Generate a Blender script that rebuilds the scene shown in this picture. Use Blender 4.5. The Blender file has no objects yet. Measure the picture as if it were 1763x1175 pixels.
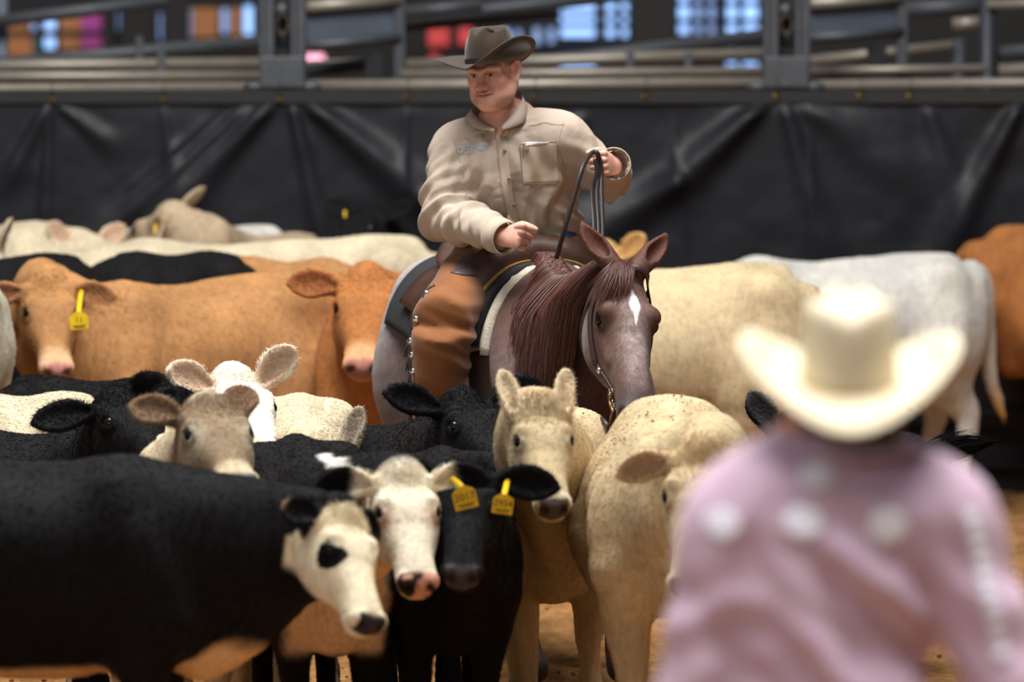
import bpy, math, random, time
import numpy as np
from mathutils import Vector, Matrix

random.seed(7)
RNG = np.random.default_rng(7)
SC = bpy.context.scene
COL = SC.collection

# ------------------------------------------------------------------ camera, light, exposure
FPX = 9794.0                      # focal length in pixels of the 1763 x 1175 frame (200 mm)
CAMH = 2.69                       # camera height, a low stand above the arena
YHOR = -240.0                     # picture row of the horizon
PITCH = math.atan((587.5 - YHOR) / FPX)
cam_d = bpy.data.cameras.new('camera')
cam_d.lens = FPX * 36.0 / 1763.0
cam_d.sensor_width = 36.0
cam_d.clip_end = 400.0
cam = bpy.data.objects.new('camera', cam_d)
COL.objects.link(cam)
cam.location = (0, 0, CAMH)
cam.rotation_euler = (math.pi / 2 - PITCH, 0, 0)
cam_d.dof.use_dof = True
cam_d.dof.focus_distance = 18.2
cam_d.dof.aperture_fstop = 2.25
SC.camera = cam

world = bpy.data.worlds.new('arena_air')
SC.world = world
world.use_nodes = True
bg = world.node_tree.nodes['Background']
bg.inputs[0].default_value = (0.80, 0.88, 1.0, 1)
bg.inputs[1].default_value = 0.12


def area(name, loc, target, sx, sy, power, color):
    d = bpy.data.lights.new(name, 'AREA')
    d.shape = 'RECTANGLE'
    d.size, d.size_y, d.energy, d.color = sx, sy, power, color
    o = bpy.data.objects.new(name, d)
    COL.objects.link(o)
    o.location = loc
    o.rotation_euler = (Vector(target) - Vector(loc)).to_track_quat('-Z', 'Y').to_euler()
    return o


area('roof_lamps', (-0.6, 17.4, 9.0), (0, 18.6, 0), 7, 3.6, 1700, (1.0, 0.98, 0.95))
area('far_wall_fill', (0, 30.5, 7.5), (0, 35.5, 2.5), 12, 3, 500, (1.0, 0.95, 0.88))  # added unseen light that brightens the far wall panels
nl = area('near_fill', (0.9, 8.9, 8.5), (0.7, 9.9, 0), 5, 3.5, 215, (1.0, 0.97, 0.95))  # added unseen light that brightens the man on foot
nl.data.spread = math.radians(62)
area('front_fill', (-7.0, 2.0, 5.5), (0, 18.5, 1.0), 9, 4, 330, (0.93, 0.96, 1.0))  # added unseen front fill, mainly for the rider's face
SC.view_settings.view_transform = 'Standard'
SC.view_settings.look = 'None'
SC.view_settings.gamma = 1.0
SC.view_settings.use_curve_mapping = False
SC.view_settings.exposure = 0.0

_c, _s = math.cos(PITCH), math.sin(PITCH)
FWD = np.array([0.0, _c, -_s]); UPV = np.array([0.0, _s, _c]); RGT = np.array([1.0, 0, 0])
CAM = np.array([0.0, 0.0, CAMH])


def ray(px, py):
    d = FWD + RGT * ((px - 881.5) / FPX) - UPV * ((py - 587.5) / FPX)
    return d / d[1]


def P(px, py, D):
    """world point at distance D along the arena seen at picture point (px, py)"""
    return CAM + ray(px, py) * D


def px2m(D):
    return D / FPX


# ------------------------------------------------------------------ small helpers
def lin(r, g, b, a=1.0):
    f = lambda c: (c / 255 / 12.92) if c / 255 <= 0.04045 else ((c / 255 + 0.055) / 1.055) ** 2.4
    return np.array([f(r), f(g), f(b), a])


def L3(r, g, b):
    return lin(r, g, b)[:3]


def nrm(v):
    v = np.asarray(v, float)
    return v / max(1e-9, np.linalg.norm(v))


def sstep(a, b, x):
    t = np.clip((x - a) / (b - a), 0, 1)
    return t * t * (3 - 2 * t)


def vnoise(p, scale=1.0, seed=0):
    """value noise 0..1 at points p (N,3)"""
    q = np.asarray(p) * scale + seed * 17.31
    i = np.floor(q).astype(np.int64)
    f = q - i
    f = f * f * (3 - 2 * f)
    out = 0
    for dx in (0, 1):
        for dy in (0, 1):
            for dz in (0, 1):
                h = ((i[:, 0] + dx) * 73856093) ^ ((i[:, 1] + dy) * 19349663) ^ ((i[:, 2] + dz) * 83492791) ^ (seed * 2654435)
                h = (h ^ (h >> 13)) * 1274126177
                h = (h ^ (h >> 16)) & 0xFFFF
                w = (f[:, 0] if dx else 1 - f[:, 0]) * (f[:, 1] if dy else 1 - f[:, 1]) * (f[:, 2] if dz else 1 - f[:, 2])
                out = out + w * (h / 65535.0)
    return out


def fbm(p, scale, seed=0, oct=3):
    a, s, t = 0, 1.0, 0
    for o in range(oct):
        a = a + s * vnoise(p, scale * 2 ** o, seed + o)
        t += s
        s *= 0.5
    return a / t


def cat(ctrl, sub):
    """Catmull-Rom through rows of ctrl"""
    c = np.asarray(ctrl, float)
    n = len(c)
    if n < 3:
        t = np.linspace(0, 1, sub + 1)[:, None]
        return c[0] * (1 - t) + c[-1] * t if n == 2 else c
    e = np.vstack([2 * c[0] - c[1], c, 2 * c[-1] - c[-2]])
    out = []
    for i in range(n - 1):
        p0, p1, p2, p3 = e[i], e[i + 1], e[i + 2], e[i + 3]
        for t in np.linspace(0, 1, sub, endpoint=False):
            out.append(0.5 * (2 * p1 + (p2 - p0) * t + (2 * p0 - 5 * p1 + 4 * p2 - p3) * t * t + (3 * p1 - p0 - 3 * p2 + p3) * t ** 3))
    out.append(c[-1])
    return np.array(out)


# ------------------------------------------------------------------ implicit bodies: smooth union of tapered tubes, then surface nets
def axis_grid(lo, hi, step, fine=()):
    cuts = sorted({lo, hi} | {c for a, b, s in fine for c in (a, b) if lo < c < hi})
    out = [lo]
    for a, b in zip(cuts[:-1], cuts[1:]):
        m = (a + b) / 2
        st = min([step] + [s for fa, fb, s in fine if fa <= m <= fb])
        n = max(1, int(math.ceil((b - a) / st)))
        out += list(np.linspace(a, b, n + 1)[1:])
    return np.array(out)


class Field:
    def __init__(s, lo, hi, step, fine=()):
        """fine: list of (lo3, hi3, step) boxes"""
        s.ax = [axis_grid(lo[i], hi[i], step, [(f[0][i], f[1][i], f[2]) for f in fine]) for i in range(3)]
        s.F = np.full([len(a) for a in s.ax], 1.0, np.float32)
        s.step = step

    def _sl(s, lo, hi):
        r = []
        for i in range(3):
            a = max(0, int(np.searchsorted(s.ax[i], lo[i])) - 1)
            b = min(len(s.ax[i]), int(np.searchsorted(s.ax[i], hi[i])) + 1)
            r.append(slice(a, b))
        return r

    def tube(s, pts, rw, rh=None, up=(0, 0, 1), k=0.03, sub=5, n=2.0, sign=1, cap=None, sn=None):
        pts = np.asarray(pts, float)
        m = len(pts)
        ar = lambda v: np.full(m, float(v)) if np.ndim(v) == 0 else np.asarray(v, float)
        rw = ar(rw); rh = rw.copy() if rh is None else ar(rh)
        up = np.asarray(up, float)
        if up.ndim == 1:
            up = np.tile(up, (m, 1))
        if m == 1:
            pts = np.vstack([pts, pts + [1e-4, 0, 0]]); rw = np.r_[rw, rw]; rh = np.r_[rh, rh]; up = np.vstack([up, up]); m = 2; sub = 1
        if m > 2 and sub > 1:
            C = cat(np.hstack([pts, rw[:, None], rh[:, None], up]), sub)
            pts, rw, rh, up = C[:, :3], C[:, 3], C[:, 4], C[:, 5:]
        rw = np.maximum(rw, 1e-3); rh = np.maximum(rh, 1e-3)
        R = np.maximum(rw, rh).max()
        mg = R + k + 3 * s.step
        bl = s._sl(pts.min(0) - mg, pts.max(0) + mg)
        shp = [b.stop - b.start for b in bl]
        if min(shp) <= 0:
            return
        D = np.full(shp, 9.0, np.float32)
        for i in range(len(pts) - 1):
            c0, c1 = pts[i], pts[i + 1]
            v = c1 - c0
            Ln = np.linalg.norm(v)
            if Ln < 1e-7:
                continue
            a = v / Ln
            sd = np.cross(a, up[i] + up[i + 1])
            if np.linalg.norm(sd) < 1e-6:
                sd = np.cross(a, [0.3, 1, 0.2])
            sd = nrm(sd); u = np.cross(sd, a)
            m2 = max(rw[i], rw[i + 1], rh[i], rh[i + 1]) + k + 3 * s.step
            sl = s._sl(np.minimum(c0, c1) - m2, np.maximum(c0, c1) + m2)
            if min(b.stop - b.start for b in sl) <= 0:
                continue
            X = (s.ax[0][sl[0]] - c0[0]).astype(np.float32)[:, None, None]
            Y = (s.ax[1][sl[1]] - c0[1]).astype(np.float32)[None, :, None]
            Z = (s.ax[2][sl[2]] - c0[2]).astype(np.float32)[None, None, :]
            al = X * a[0] + Y * a[1] + Z * a[2]
            t = np.clip(al / Ln, 0, 1)
            over = al - t * Ln
            S = X * sd[0] + Y * sd[1] + Z * sd[2]
            U = X * u[0] + Y * u[1] + Z * u[2]
            w = rw[i] + (rw[i + 1] - rw[i]) * t
            h = rh[i] + (rh[i + 1] - rh[i]) * t
            mn = np.minimum(w, h)
            re = mn if cap is None else cap
            if n == 2.0:
                q = np.sqrt((S / w) ** 2 + (U / h) ** 2 + (over / re) ** 2)
            else:
                q = np.sqrt((np.abs(S / w) ** n + np.abs(U / h) ** n) ** (2.0 / n) + (over / re) ** 2)
            d = ((q - 1) * mn).astype(np.float32)
            dl = tuple(slice(sl[j].start - bl[j].start, sl[j].stop - bl[j].start) for j in range(3))
            # clip to block
            dl2 = []; cl = []
            for j in range(3):
                a0 = max(0, dl[j].start); b0 = min(shp[j], dl[j].stop)
                dl2.append(slice(a0, b0)); cl.append(slice(a0 - dl[j].start, b0 - dl[j].start))
            if min(q_.stop - q_.start for q_ in dl2) <= 0:
                continue
            np.minimum(D[tuple(dl2)], d[tuple(cl)], out=D[tuple(dl2)])
        G = s.F[tuple(bl)]
        if sign > 0:
            h = np.maximum(k - np.abs(G - D), 0) / max(k, 1e-6)
            G[...] = np.minimum(G, D) - h * h * k * 0.25
        else:
            D = -D
            h = np.maximum(k - np.abs(G - D), 0) / max(k, 1e-6)
            G[...] = np.maximum(G, D) + h * h * k * 0.25

    def ball(s, c, r, k=0.02, up=(0, 0, 1), axis=None, sign=1):
        """ellipsoid: r = scalar or (along axis, side, up)"""
        c = np.asarray(c, float)
        if np.ndim(r) == 0:
            return s.tube([c], r, k=k, sign=sign)
        ax = nrm(axis if axis is not None else (1, 0, 0))
        s.tube([c - ax * 1e-4, c + ax * 1e-4], r[1], r[2], up=up, k=k, sub=1, cap=r[0], sign=sign)

    def mesh(s, smooth=2):
        F, ax = s.F, s.ax
        ins = F < 0
        c = np.zeros([d - 1 for d in F.shape], np.int8)
        for dx in (0, 1):
            for dy in (0, 1):
                for dz in (0, 1):
                    c += ins[dx:dx + c.shape[0], dy:dy + c.shape[1], dz:dz + c.shape[2]]
        act = (c > 0) & (c < 8)
        I = np.nonzero(act)
        n = len(I[0])
        idx = np.full(c.shape, -1, np.int64)
        idx[act] = np.arange(n)
        acc = np.zeros((n, 3)); cnt = np.zeros(n)
        for a in range(3):
            b, e = [(1, 2), (0, 2), (0, 1)][a]
            for ob in (0, 1):
                for oe in (0, 1):
                    o0 = [0, 0, 0]; o0[b] = ob; o0[e] = oe
                    o1 = list(o0); o1[a] = 1
                    f0 = F[I[0] + o0[0], I[1] + o0[1], I[2] + o0[2]].astype(float)
                    f1 = F[I[0] + o1[0], I[1] + o1[1], I[2] + o1[2]].astype(float)
                    m = (f0 < 0) != (f1 < 0)
                    t = np.where(m, f0 / np.where(m, f0 - f1, 1), 0)
                    p = np.zeros((n, 3))
                    p[:, a] = ax[a][I[a]] + t * (ax[a][I[a] + 1] - ax[a][I[a]])
                    p[:, b] = ax[b][I[b] + ob]
                    p[:, e] = ax[e][I[e] + oe]
                    acc[m] += p[m]; cnt[m] += 1
        V = acc / np.maximum(cnt, 1)[:, None]
        Q = []
        m = ins[:-1, 1:-1, 1:-1] != ins[1:, 1:-1, 1:-1]
        i, j, k = np.nonzero(m); j += 1; k += 1
        q = np.stack([idx[i, j - 1, k - 1], idx[i, j, k - 1], idx[i, j, k], idx[i, j - 1, k]], 1)
        fl = ~ins[i, j, k]; q[fl] = q[fl][:, ::-1]; Q.append(q)
        m = ins[1:-1, :-1, 1:-1] != ins[1:-1, 1:, 1:-1]
        i, j, k = np.nonzero(m); i += 1; k += 1
        q = np.stack([idx[i - 1, j, k - 1], idx[i, j, k - 1], idx[i, j, k], idx[i - 1, j, k]], 1)
        fl = ins[i, j, k]; q[fl] = q[fl][:, ::-1]; Q.append(q)
        m = ins[1:-1, 1:-1, :-1] != ins[1:-1, 1:-1, 1:]
        i, j, k = np.nonzero(m); i += 1; j += 1
        q = np.stack([idx[i - 1, j - 1, k], idx[i, j - 1, k], idx[i, j, k], idx[i - 1, j, k]], 1)
        fl = ~ins[i, j, k]; q[fl] = q[fl][:, ::-1]; Q.append(q)
        Q = np.vstack(Q)
        Q = Q[(Q >= 0).all(1)]
        for _ in range(smooth):
            V = relax(V, Q, 0.5)
        return V, Q


def relax(V, Q, lam):
    n = len(V)
    a = Q.ravel(); b = np.roll(Q, -1, 1).ravel()
    s = np.stack([np.bincount(a, V[b, c], n) + np.bincount(b, V[a, c], n) for c in range(3)], 1)
    d = np.bincount(a, minlength=n) + np.bincount(b, minlength=n)
    return V + lam * (s / np.maximum(d, 1)[:, None] - V)


def vnormals(V, Q):
    e = np.cross(V[Q[:, 2]] - V[Q[:, 0]], V[Q[:, 3]] - V[Q[:, 1]])
    N = np.stack([sum(np.bincount(Q[:, j], e[:, c], len(V)) for j in range(4)) for c in range(3)], 1)
    return N / np.maximum(1e-12, np.linalg.norm(N, axis=1))[:, None]


def fold(V, N, fields, seed, gain=1.0):
    """cloth folds: list of (centre, radius, direction across folds, wavelength, amplitude)"""
    d = np.zeros(len(V))
    for i, (c, r, ax, wl, am) in enumerate(fields):
        q = V - np.asarray(c)
        w = np.exp(-(np.linalg.norm(q, axis=1) / r) ** 2)
        ph = q @ nrm(ax) / wl * 2 * math.pi + 3.0 * (fbm(V, 6.0, seed + i, 2) - 0.5) * 2.2
        sn = np.sin(ph)
        d += am * w * (np.sign(sn) * np.abs(sn) ** 1.4 * 0.5 + 0.5 * np.sin(ph * 0.5 + 1)) * (0.5 + fbm(V, 5, seed + 20 + i, 2))
    return V + N * (d * gain)[:, None]


# ------------------------------------------------------------------ objects
ORG = {}


def raw_mesh(name, V, F, smooth=True):
    me = bpy.data.meshes.new(name)
    V = np.asarray(V, float)
    if isinstance(F, np.ndarray):
        nf, w = F.shape
        me.vertices.add(len(V)); me.vertices.foreach_set('co', V.ravel())
        me.loops.add(nf * w); me.loops.foreach_set('vertex_index', F.ravel().astype(np.int32))
        me.polygons.add(nf); me.polygons.foreach_set('loop_start', np.arange(0, nf * w, w, dtype=np.int32))
        me.update(calc_edges=True)
    else:
        me.from_pydata([tuple(v) for v in V], [], F)
        me.update()
    if smooth:
        me.polygons.foreach_set('use_smooth', np.ones(len(me.polygons), bool))
    return me


def tag(o, label=None, cat=None, group=None, kind=None):
    for k, v in (('label', label), ('category', cat), ('group', group), ('kind', kind)):
        if v:
            o[k] = v
    return o


def thing(name, loc, label=None, cat=None, group=None, kind=None):
    o = bpy.data.objects.new(name, None)
    o.empty_display_size = 0.1
    COL.objects.link(o)
    o.location = loc
    ORG[o.name] = np.array(loc, float)
    return tag(o, label, cat, group, kind)


def put(name, V, F, mat, parent=None, smooth=True, colors=None, loc=None, bevel=0):
    """a mesh object from world-space vertices; with a parent it becomes its part"""
    V = np.asarray(V, float)
    if parent is not None:
        org = ORG[parent.name]
    else:
        org = np.asarray(loc, float) if loc is not None else np.array([(V[:, 0].min() + V[:, 0].max()) / 2, (V[:, 1].min() + V[:, 1].max()) / 2, V[:, 2].min()])
    me = raw_mesh(name, V - org, F, smooth)
    if colors is not None:
        a = me.attributes.new('coat', 'FLOAT_COLOR', 'POINT')
        c = np.asarray(colors, np.float32)
        if c.shape[1] == 3:
            c = np.hstack([c, np.zeros((len(c), 1), np.float32)])
        a.data.foreach_set('color', c.ravel())
    o = bpy.data.objects.new(name, me)
    COL.objects.link(o)
    if mat is not None:
        me.materials.append(mat)
    if parent is not None:
        o.parent = parent
    else:
        o.location = org
    ORG[o.name] = org
    if bevel:
        b = o.modifiers.new('bevel', 'BEVEL'); b.width = bevel; b.segments = 2; b.limit_method = 'ANGLE'
    return o


def box(lo, hi):
    x0, y0, z0 = lo; x1, y1, z1 = hi
    V = [(x0, y0, z0), (x1, y0, z0), (x1, y1, z0), (x0, y1, z0), (x0, y0, z1), (x1, y0, z1), (x1, y1, z1), (x0, y1, z1)]
    F = [(0, 3, 2, 1), (4, 5, 6, 7), (0, 1, 5, 4), (1, 2, 6, 5), (2, 3, 7, 6), (3, 0, 4, 7)]
    return np.array(V, float), F


def obox(c, ax, half):
    """oriented box: centre, 3 unit axes, half sizes"""
    V, F = box((-1, -1, -1), (1, 1, 1))
    return np.asarray(c) + sum(V[:, i:i + 1] * half[i] * np.asarray(ax[i])[None, :] for i in range(3)), F


def pipe(pts, r, seg=10, up=(0, 0, 1), rh=None, sub=1, closed_caps=True):
    """tube mesh along pts; r scalar or per point; rh for flat straps"""
    pts = np.asarray(pts, float)
    m = len(pts)
    r = np.full(m, float(r)) if np.ndim(r) == 0 else np.asarray(r, float)
    rh = r.copy() if rh is None else (np.full(m, float(rh)) if np.ndim(rh) == 0 else np.asarray(rh, float))
    up = np.asarray(up, float)
    if up.ndim == 1:
        up = np.tile(up, (m, 1))
    if sub > 1 and m > 2:
        C = cat(np.hstack([pts, r[:, None], rh[:, None], up]), sub)
        pts, r, rh, up = C[:, :3], C[:, 3], C[:, 4], C[:, 5:]
        m = len(pts)
    T = np.gradient(pts, axis=0)
    T /= np.maximum(1e-9, np.linalg.norm(T, axis=1))[:, None]
    S = np.cross(T, up)
    bad = np.linalg.norm(S, axis=1) < 1e-5
    S[bad] = np.cross(T[bad], [0.31, 0.9, 0.2])
    S /= np.linalg.norm(S, axis=1)[:, None]
    U = np.cross(S, T)
    a = np.arange(seg) * 2 * math.pi / seg
    V = pts[:, None, :] + S[:, None, :] * (r[:, None] * np.cos(a))[:, :, None] + U[:, None, :] * (rh[:, None] * np.sin(a))[:, :, None]
    V = V.reshape(-1, 3)
    F = []
    for i in range(m - 1):
        for j in range(seg):
            k = (j + 1) % seg
            F.append((i * seg + j, i * seg + k, (i + 1) * seg + k, (i + 1) * seg + j))
    F.append(tuple(range(seg))[::-1])
    F.append(tuple((m - 1) * seg + j for j in range(seg)))
    return V, F


def uvball(c, r, seg=16, rings=10, axes=None):
    r = np.array([r, r, r]) if np.ndim(r) == 0 else np.asarray(r, float)
    A = np.eye(3) if axes is None else np.asarray(axes)
    V = [(0, 0, 1)]
    for i in range(1, rings):
        t = math.pi * i / rings
        for j in range(seg):
            p = 2 * math.pi * j / seg
            V.append((math.sin(t) * math.cos(p), math.sin(t) * math.sin(p), math.cos(t)))
    V.append((0, 0, -1))
    F = [(0, 1 + j, 1 + (j + 1) % seg) for j in range(seg)]
    for i in range(rings - 2):
        for j in range(seg):
            a = 1 + i * seg + j; b = 1 + i * seg + (j + 1) % seg
            F.append((a, a + seg, b + seg, b))
    e = len(V) - 1; s0 = 1 + (rings - 2) * seg
    F += [(e, s0 + (j + 1) % seg, s0 + j) for j in range(seg)]
    V = np.array(V) * r
    return np.asarray(c) + V @ A, F


def join(*ms):
    Vs, Fs, o = [], [], 0
    for V, F in ms:
        Vs.append(np.asarray(V))
        Fs += [tuple(int(i) + o for i in f) for f in F]
        o += len(V)
    return np.vstack(Vs), Fs


def sheet(G):
    """faces for a grid of points G (n,m,3)"""
    n, m = G.shape[:2]
    i, j = np.meshgrid(np.arange(n - 1), np.arange(m - 1), indexing='ij')
    a = (i * m + j).ravel()
    return G.reshape(-1, 3), np.stack([a, a + m, a + m + 1, a + 1], 1)


def thick_sheet(G, N, t):
    """closed slab from a grid of points, thickness t along normals N (n,m,3)"""
    n, m = G.shape[:2]
    V0, F0 = sheet(G)
    V1 = (G + N * t).reshape(-1, 3)
    nb = n * m
    F = [tuple(f) for f in F0[:, ::-1]] + [tuple(f + nb) for f in F0]
    ring = [i * m for i in range(n)] + [(n - 1) * m + j for j in range(1, m)] + [i * m + m - 1 for i in range(n - 2, -1, -1)] + [j for j in range(m - 2, 0, -1)]
    for q in range(len(ring)):
        a, b = ring[q], ring[(q + 1) % len(ring)]
        F.append((a, b, b + nb, a + nb))
    return np.vstack([V0, V1]), [tuple(int(x) for x in f) for f in F]


def hair(name, roots, pts_fn, col, mat, parent, radius=0.0012, steps=5, tip=0.25):
    """strand object: pts_fn(t) -> (N,3) world points at parameter t"""
    N = len(roots)
    org = ORG[parent.name]
    cu = bpy.data.hair_curves.new(name)
    cu.add_curves([steps] * N)
    ts = np.linspace(0, 1, steps)
    Pp = np.stack([pts_fn(t) for t in ts], 1) - org
    cu.attributes['position'].data.foreach_set('vector', Pp.astype(np.float32).ravel())
    ra = cu.attributes.get('radius') or cu.attributes.new('radius', 'FLOAT', 'POINT')
    rr = np.tile(radius * (1 - (1 - tip) * ts), (N, 1)) if np.ndim(radius) == 0 else np.asarray(radius)[:, None] * (1 - (1 - tip) * ts)[None, :]
    ra.data.foreach_set('value', rr.astype(np.float32).ravel())
    ca = cu.attributes.new('coat', 'FLOAT_COLOR', 'CURVE')
    c = np.asarray(col, np.float32)
    if c.ndim == 1:
        c = np.tile(c, (N, 1))
    if c.shape[1] == 3:
        c = np.hstack([c, np.ones((N, 1), np.float32)])
    ca.data.foreach_set('color', c.ravel())
    o = bpy.data.objects.new(name, cu)
    COL.objects.link(o)
    cu.materials.append(mat)
    o.parent = parent
    ORG[o.name] = org
    o['kind'] = 'stuff'
    return o


# ------------------------------------------------------------------ materials
def mat(name, color=None, rough=0.6, metal=0.0, noise=None, bump=None, attr=False, sheen=0.0, spec=0.5, emit=None, stretch=None, sub=0.0, coatw=False):
    """noise=(scale, amount), bump=(scale, strength, distance); attr: colour from the mesh attribute 'coat'"""
    m = bpy.data.materials.new(name)
    m.use_nodes = True
    nt = m.node_tree
    b = nt.nodes['Principled BSDF']
    b.inputs['Roughness'].default_value = rough
    b.inputs['Metallic'].default_value = metal
    b.inputs['Specular IOR Level'].default_value = spec
    if sheen:
        b.inputs['Sheen Weight'].default_value = sheen
        b.inputs['Sheen Roughness'].default_value = 0.5
    if sub:
        b.inputs['Subsurface Weight'].default_value = sub
        b.inputs['Subsurface Radius'].default_value = (0.02, 0.008, 0.004)
        b.inputs['Subsurface Scale'].default_value = 0.5
    tc = nt.nodes.new('ShaderNodeTexCoord')
    vec = tc.outputs['Object']
    if stretch:
        mp = nt.nodes.new('ShaderNodeMapping')
        mp.inputs['Scale'].default_value = stretch
        nt.links.new(vec, mp.inputs[0]); vec = mp.outputs[0]
    src = None
    if attr:
        at = nt.nodes.new('ShaderNodeAttribute'); at.attribute_name = 'coat'
        src = at.outputs['Color']
        if coatw:                                  # alpha = wetness
            mr = nt.nodes.new('ShaderNodeMapRange')
            mr.inputs['To Min'].default_value = rough; mr.inputs['To Max'].default_value = 0.28
            nt.links.new(at.outputs['Alpha'], mr.inputs['Value'])
            nt.links.new(mr.outputs[0], b.inputs['Roughness'])
    elif color is not None:
        rg = nt.nodes.new('ShaderNodeRGB'); rg.outputs[0].default_value = (*color[:3], 1)
        src = rg.outputs[0]
    if noise:
        tx = nt.nodes.new('ShaderNodeTexNoise'); tx.inputs['Scale'].default_value = noise[0]; tx.inputs['Detail'].default_value = 4
        nt.links.new(vec, tx.inputs['Vector'])
        mr2 = nt.nodes.new('ShaderNodeMapRange')
        mr2.inputs['From Min'].default_value = 0.3; mr2.inputs['From Max'].default_value = 0.7
        mr2.inputs['To Min'].default_value = 1 - noise[1]; mr2.inputs['To Max'].default_value = 1 + noise[1]
        nt.links.new(tx.outputs['Fac'], mr2.inputs['Value'])
        mx = nt.nodes.new('ShaderNodeMix'); mx.data_type = 'RGBA'; mx.blend_type = 'MULTIPLY'
        mx.inputs[0].default_value = 1.0
        nt.links.new(src, mx.inputs[6]); nt.links.new(mr2.outputs[0], mx.inputs[7])
        src = mx.outputs[2]
    if src is not None:
        nt.links.new(src, b.inputs['Base Color'])
    if bump:
        tb = nt.nodes.new('ShaderNodeTexNoise'); tb.inputs['Scale'].default_value = bump[0]; tb.inputs['Detail'].default_value = 5
        nt.links.new(vec, tb.inputs['Vector'])
        bp = nt.nodes.new('ShaderNodeBump'); bp.inputs['Strength'].default_value = bump[1]; bp.inputs['Distance'].default_value = bump[2]
        nt.links.new(tb.outputs['Fac'], bp.inputs['Height']); nt.links.new(bp.outputs[0], b.inputs['Normal'])
    if emit:
        b.inputs['Emission Color'].default_value = (*emit[:3], 1)
        b.inputs['Emission Strength'].default_value = emit[3]
    return m


M_COAT = mat('cattle_coat', rough=0.75, attr=True, coatw=True, noise=(60, 0.14), bump=(330, 0.22, 0.002), sheen=0.02, spec=0.10, stretch=(1, 1, 0.35))
M_FUR = mat('cattle_hair', rough=0.9, attr=True, spec=0.03)
M_EYE = mat('dark_eye', L3(20, 15, 13), rough=0.16, spec=0.35)
M_TAG = mat('yellow_tag_plastic', L3(236, 196, 20), rough=0.45, noise=(30, 0.08))
M_INK = mat('black_ink', L3(25, 22, 18), rough=0.6)
# ------------------------------------------------------------------ arena floor
def build_floor():
    xs = np.concatenate([np.linspace(-24, -2.2, 40), np.linspace(-2.15, 2.15, 300), np.linspace(2.2, 24, 40)])
    ys = np.concatenate([np.linspace(-3, 17.5, 40), np.linspace(17.55, 25.2, 330), np.linspace(25.5, 60, 25)])
    X, Y = np.meshgrid(xs, ys, indexing='ij')
    p = np.stack([X.ravel(), Y.ravel(), 0 * X.ravel()], 1)
    z = -0.075 * (1 - fbm(p, 2.2, 11, 3)) + 0.05 * (fbm(p, 9.0, 23, 3) - 0.5) + 0.012 * (vnoise(p, 40, 5) - .5) - 0.0
    z = np.minimum(z, 0.0) * ((X.ravel() > -2.3) & (X.ravel() < 2.3) & (Y.ravel() > 17.4) & (Y.ravel() < 25.3)) - 0.012
    p[:, 2] = z
    V, F = sheet(p.reshape(len(xs), len(ys), 3))
    o = put('floor', V, F, M_SAND, loc=(0, 0, 0))
    o['kind'] = 'structure'
    # loose clods lying on the sand
    ms = []
    for i in range(700):
        x = RNG.uniform(-2.1, 2.1); y = RNG.uniform(18.2, 24.3)
        r = RNG.uniform(0.003, 0.010)
        V, F = uvball((x, y, -0.02 + r * 0.2), (r, r * RNG.uniform(.7, 1.2), r * 0.7), 8, 6)
        V = V + RNG.normal(0, r * 0.12, V.shape)
        ms.append((V, F))
    V, F = join(*ms)
    c = put('sand_clods', V, F, M_SAND, loc=(0, 20, 0))
    tag(c, 'loose clods of sand scattered over the arena floor', 'clods', kind='stuff')


M_SAND = mat('arena_sand', L3(170, 124, 78), rough=0.95, noise=(16, 0.38), bump=(70, 0.9, 0.03), spec=0.1)
M_TARP = mat('black_tarp', L3(27, 28, 33), rough=0.5, bump=(40, 0.10, 0.01), spec=0.3, noise=(3, 0.12))
M_HEM = mat('tarp_hem', L3(30, 29, 28), rough=0.6, noise=(20, 0.1))
M_BRASS = mat('brass', L3(190, 160, 60), rough=0.35, metal=0.9)
M_STEEL = mat('grey_painted_steel', L3(76, 79, 84), rough=0.5, metal=0.2, noise=(14, 0.12), spec=0.5)
M_GALV = mat('worn_pipe', L3(150, 142, 130), rough=0.42, metal=0.4, noise=(9, 0.12))
M_DSTEEL = mat('dark_steel', L3(46, 50, 58), rough=0.5, metal=0.2, noise=(8, 0.15))
M_SHEETM = mat('grey_sheet_metal', L3(92, 102, 116), rough=0.5, metal=0.2, noise=(6, 0.1))
M_RUST = mat('dark_hardware', L3(70, 60, 52), rough=0.55, metal=0.5, noise=(30, 0.3))
M_DARKW = mat('dark_boards', L3(34, 33, 35), rough=0.8, noise=(4, 0.2))
M_ORWALL = mat('orange_brown_wall_panel', L3(190, 128, 80), rough=0.8, noise=(2, 0.12))
M_MAGENTA = mat('magenta_banner', L3(196, 84, 176), rough=0.7, noise=(4, 0.05))
M_TEAL = mat('teal_banner', L3(30, 90, 80), rough=0.7, noise=(4, 0.05))
M_REDB = mat('red_banner', L3(222, 80, 80), rough=0.7, noise=(4, 0.05), emit=(*L3(222, 80, 80), 0.25))  # cloth brightened by a weak added glow, not a lamp
M_DAY = mat('daylit_window', L3(150, 185, 235), rough=0.3, emit=(*L3(140, 180, 240), 1.7))
M_DAY2 = mat('daylit_window_dim', L3(150, 175, 220), rough=0.3, emit=(*L3(130, 160, 215), 0.75))
M_PINKL = mat('pink_lamp', L3(255, 180, 200), emit=(*L3(255, 170, 200), 2.0))

YF = 24.62                                    # the arena fence line
S_F = px2m(YF)


def fx(px):
    return (px - 881.5) * S_F * 1.0


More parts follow.
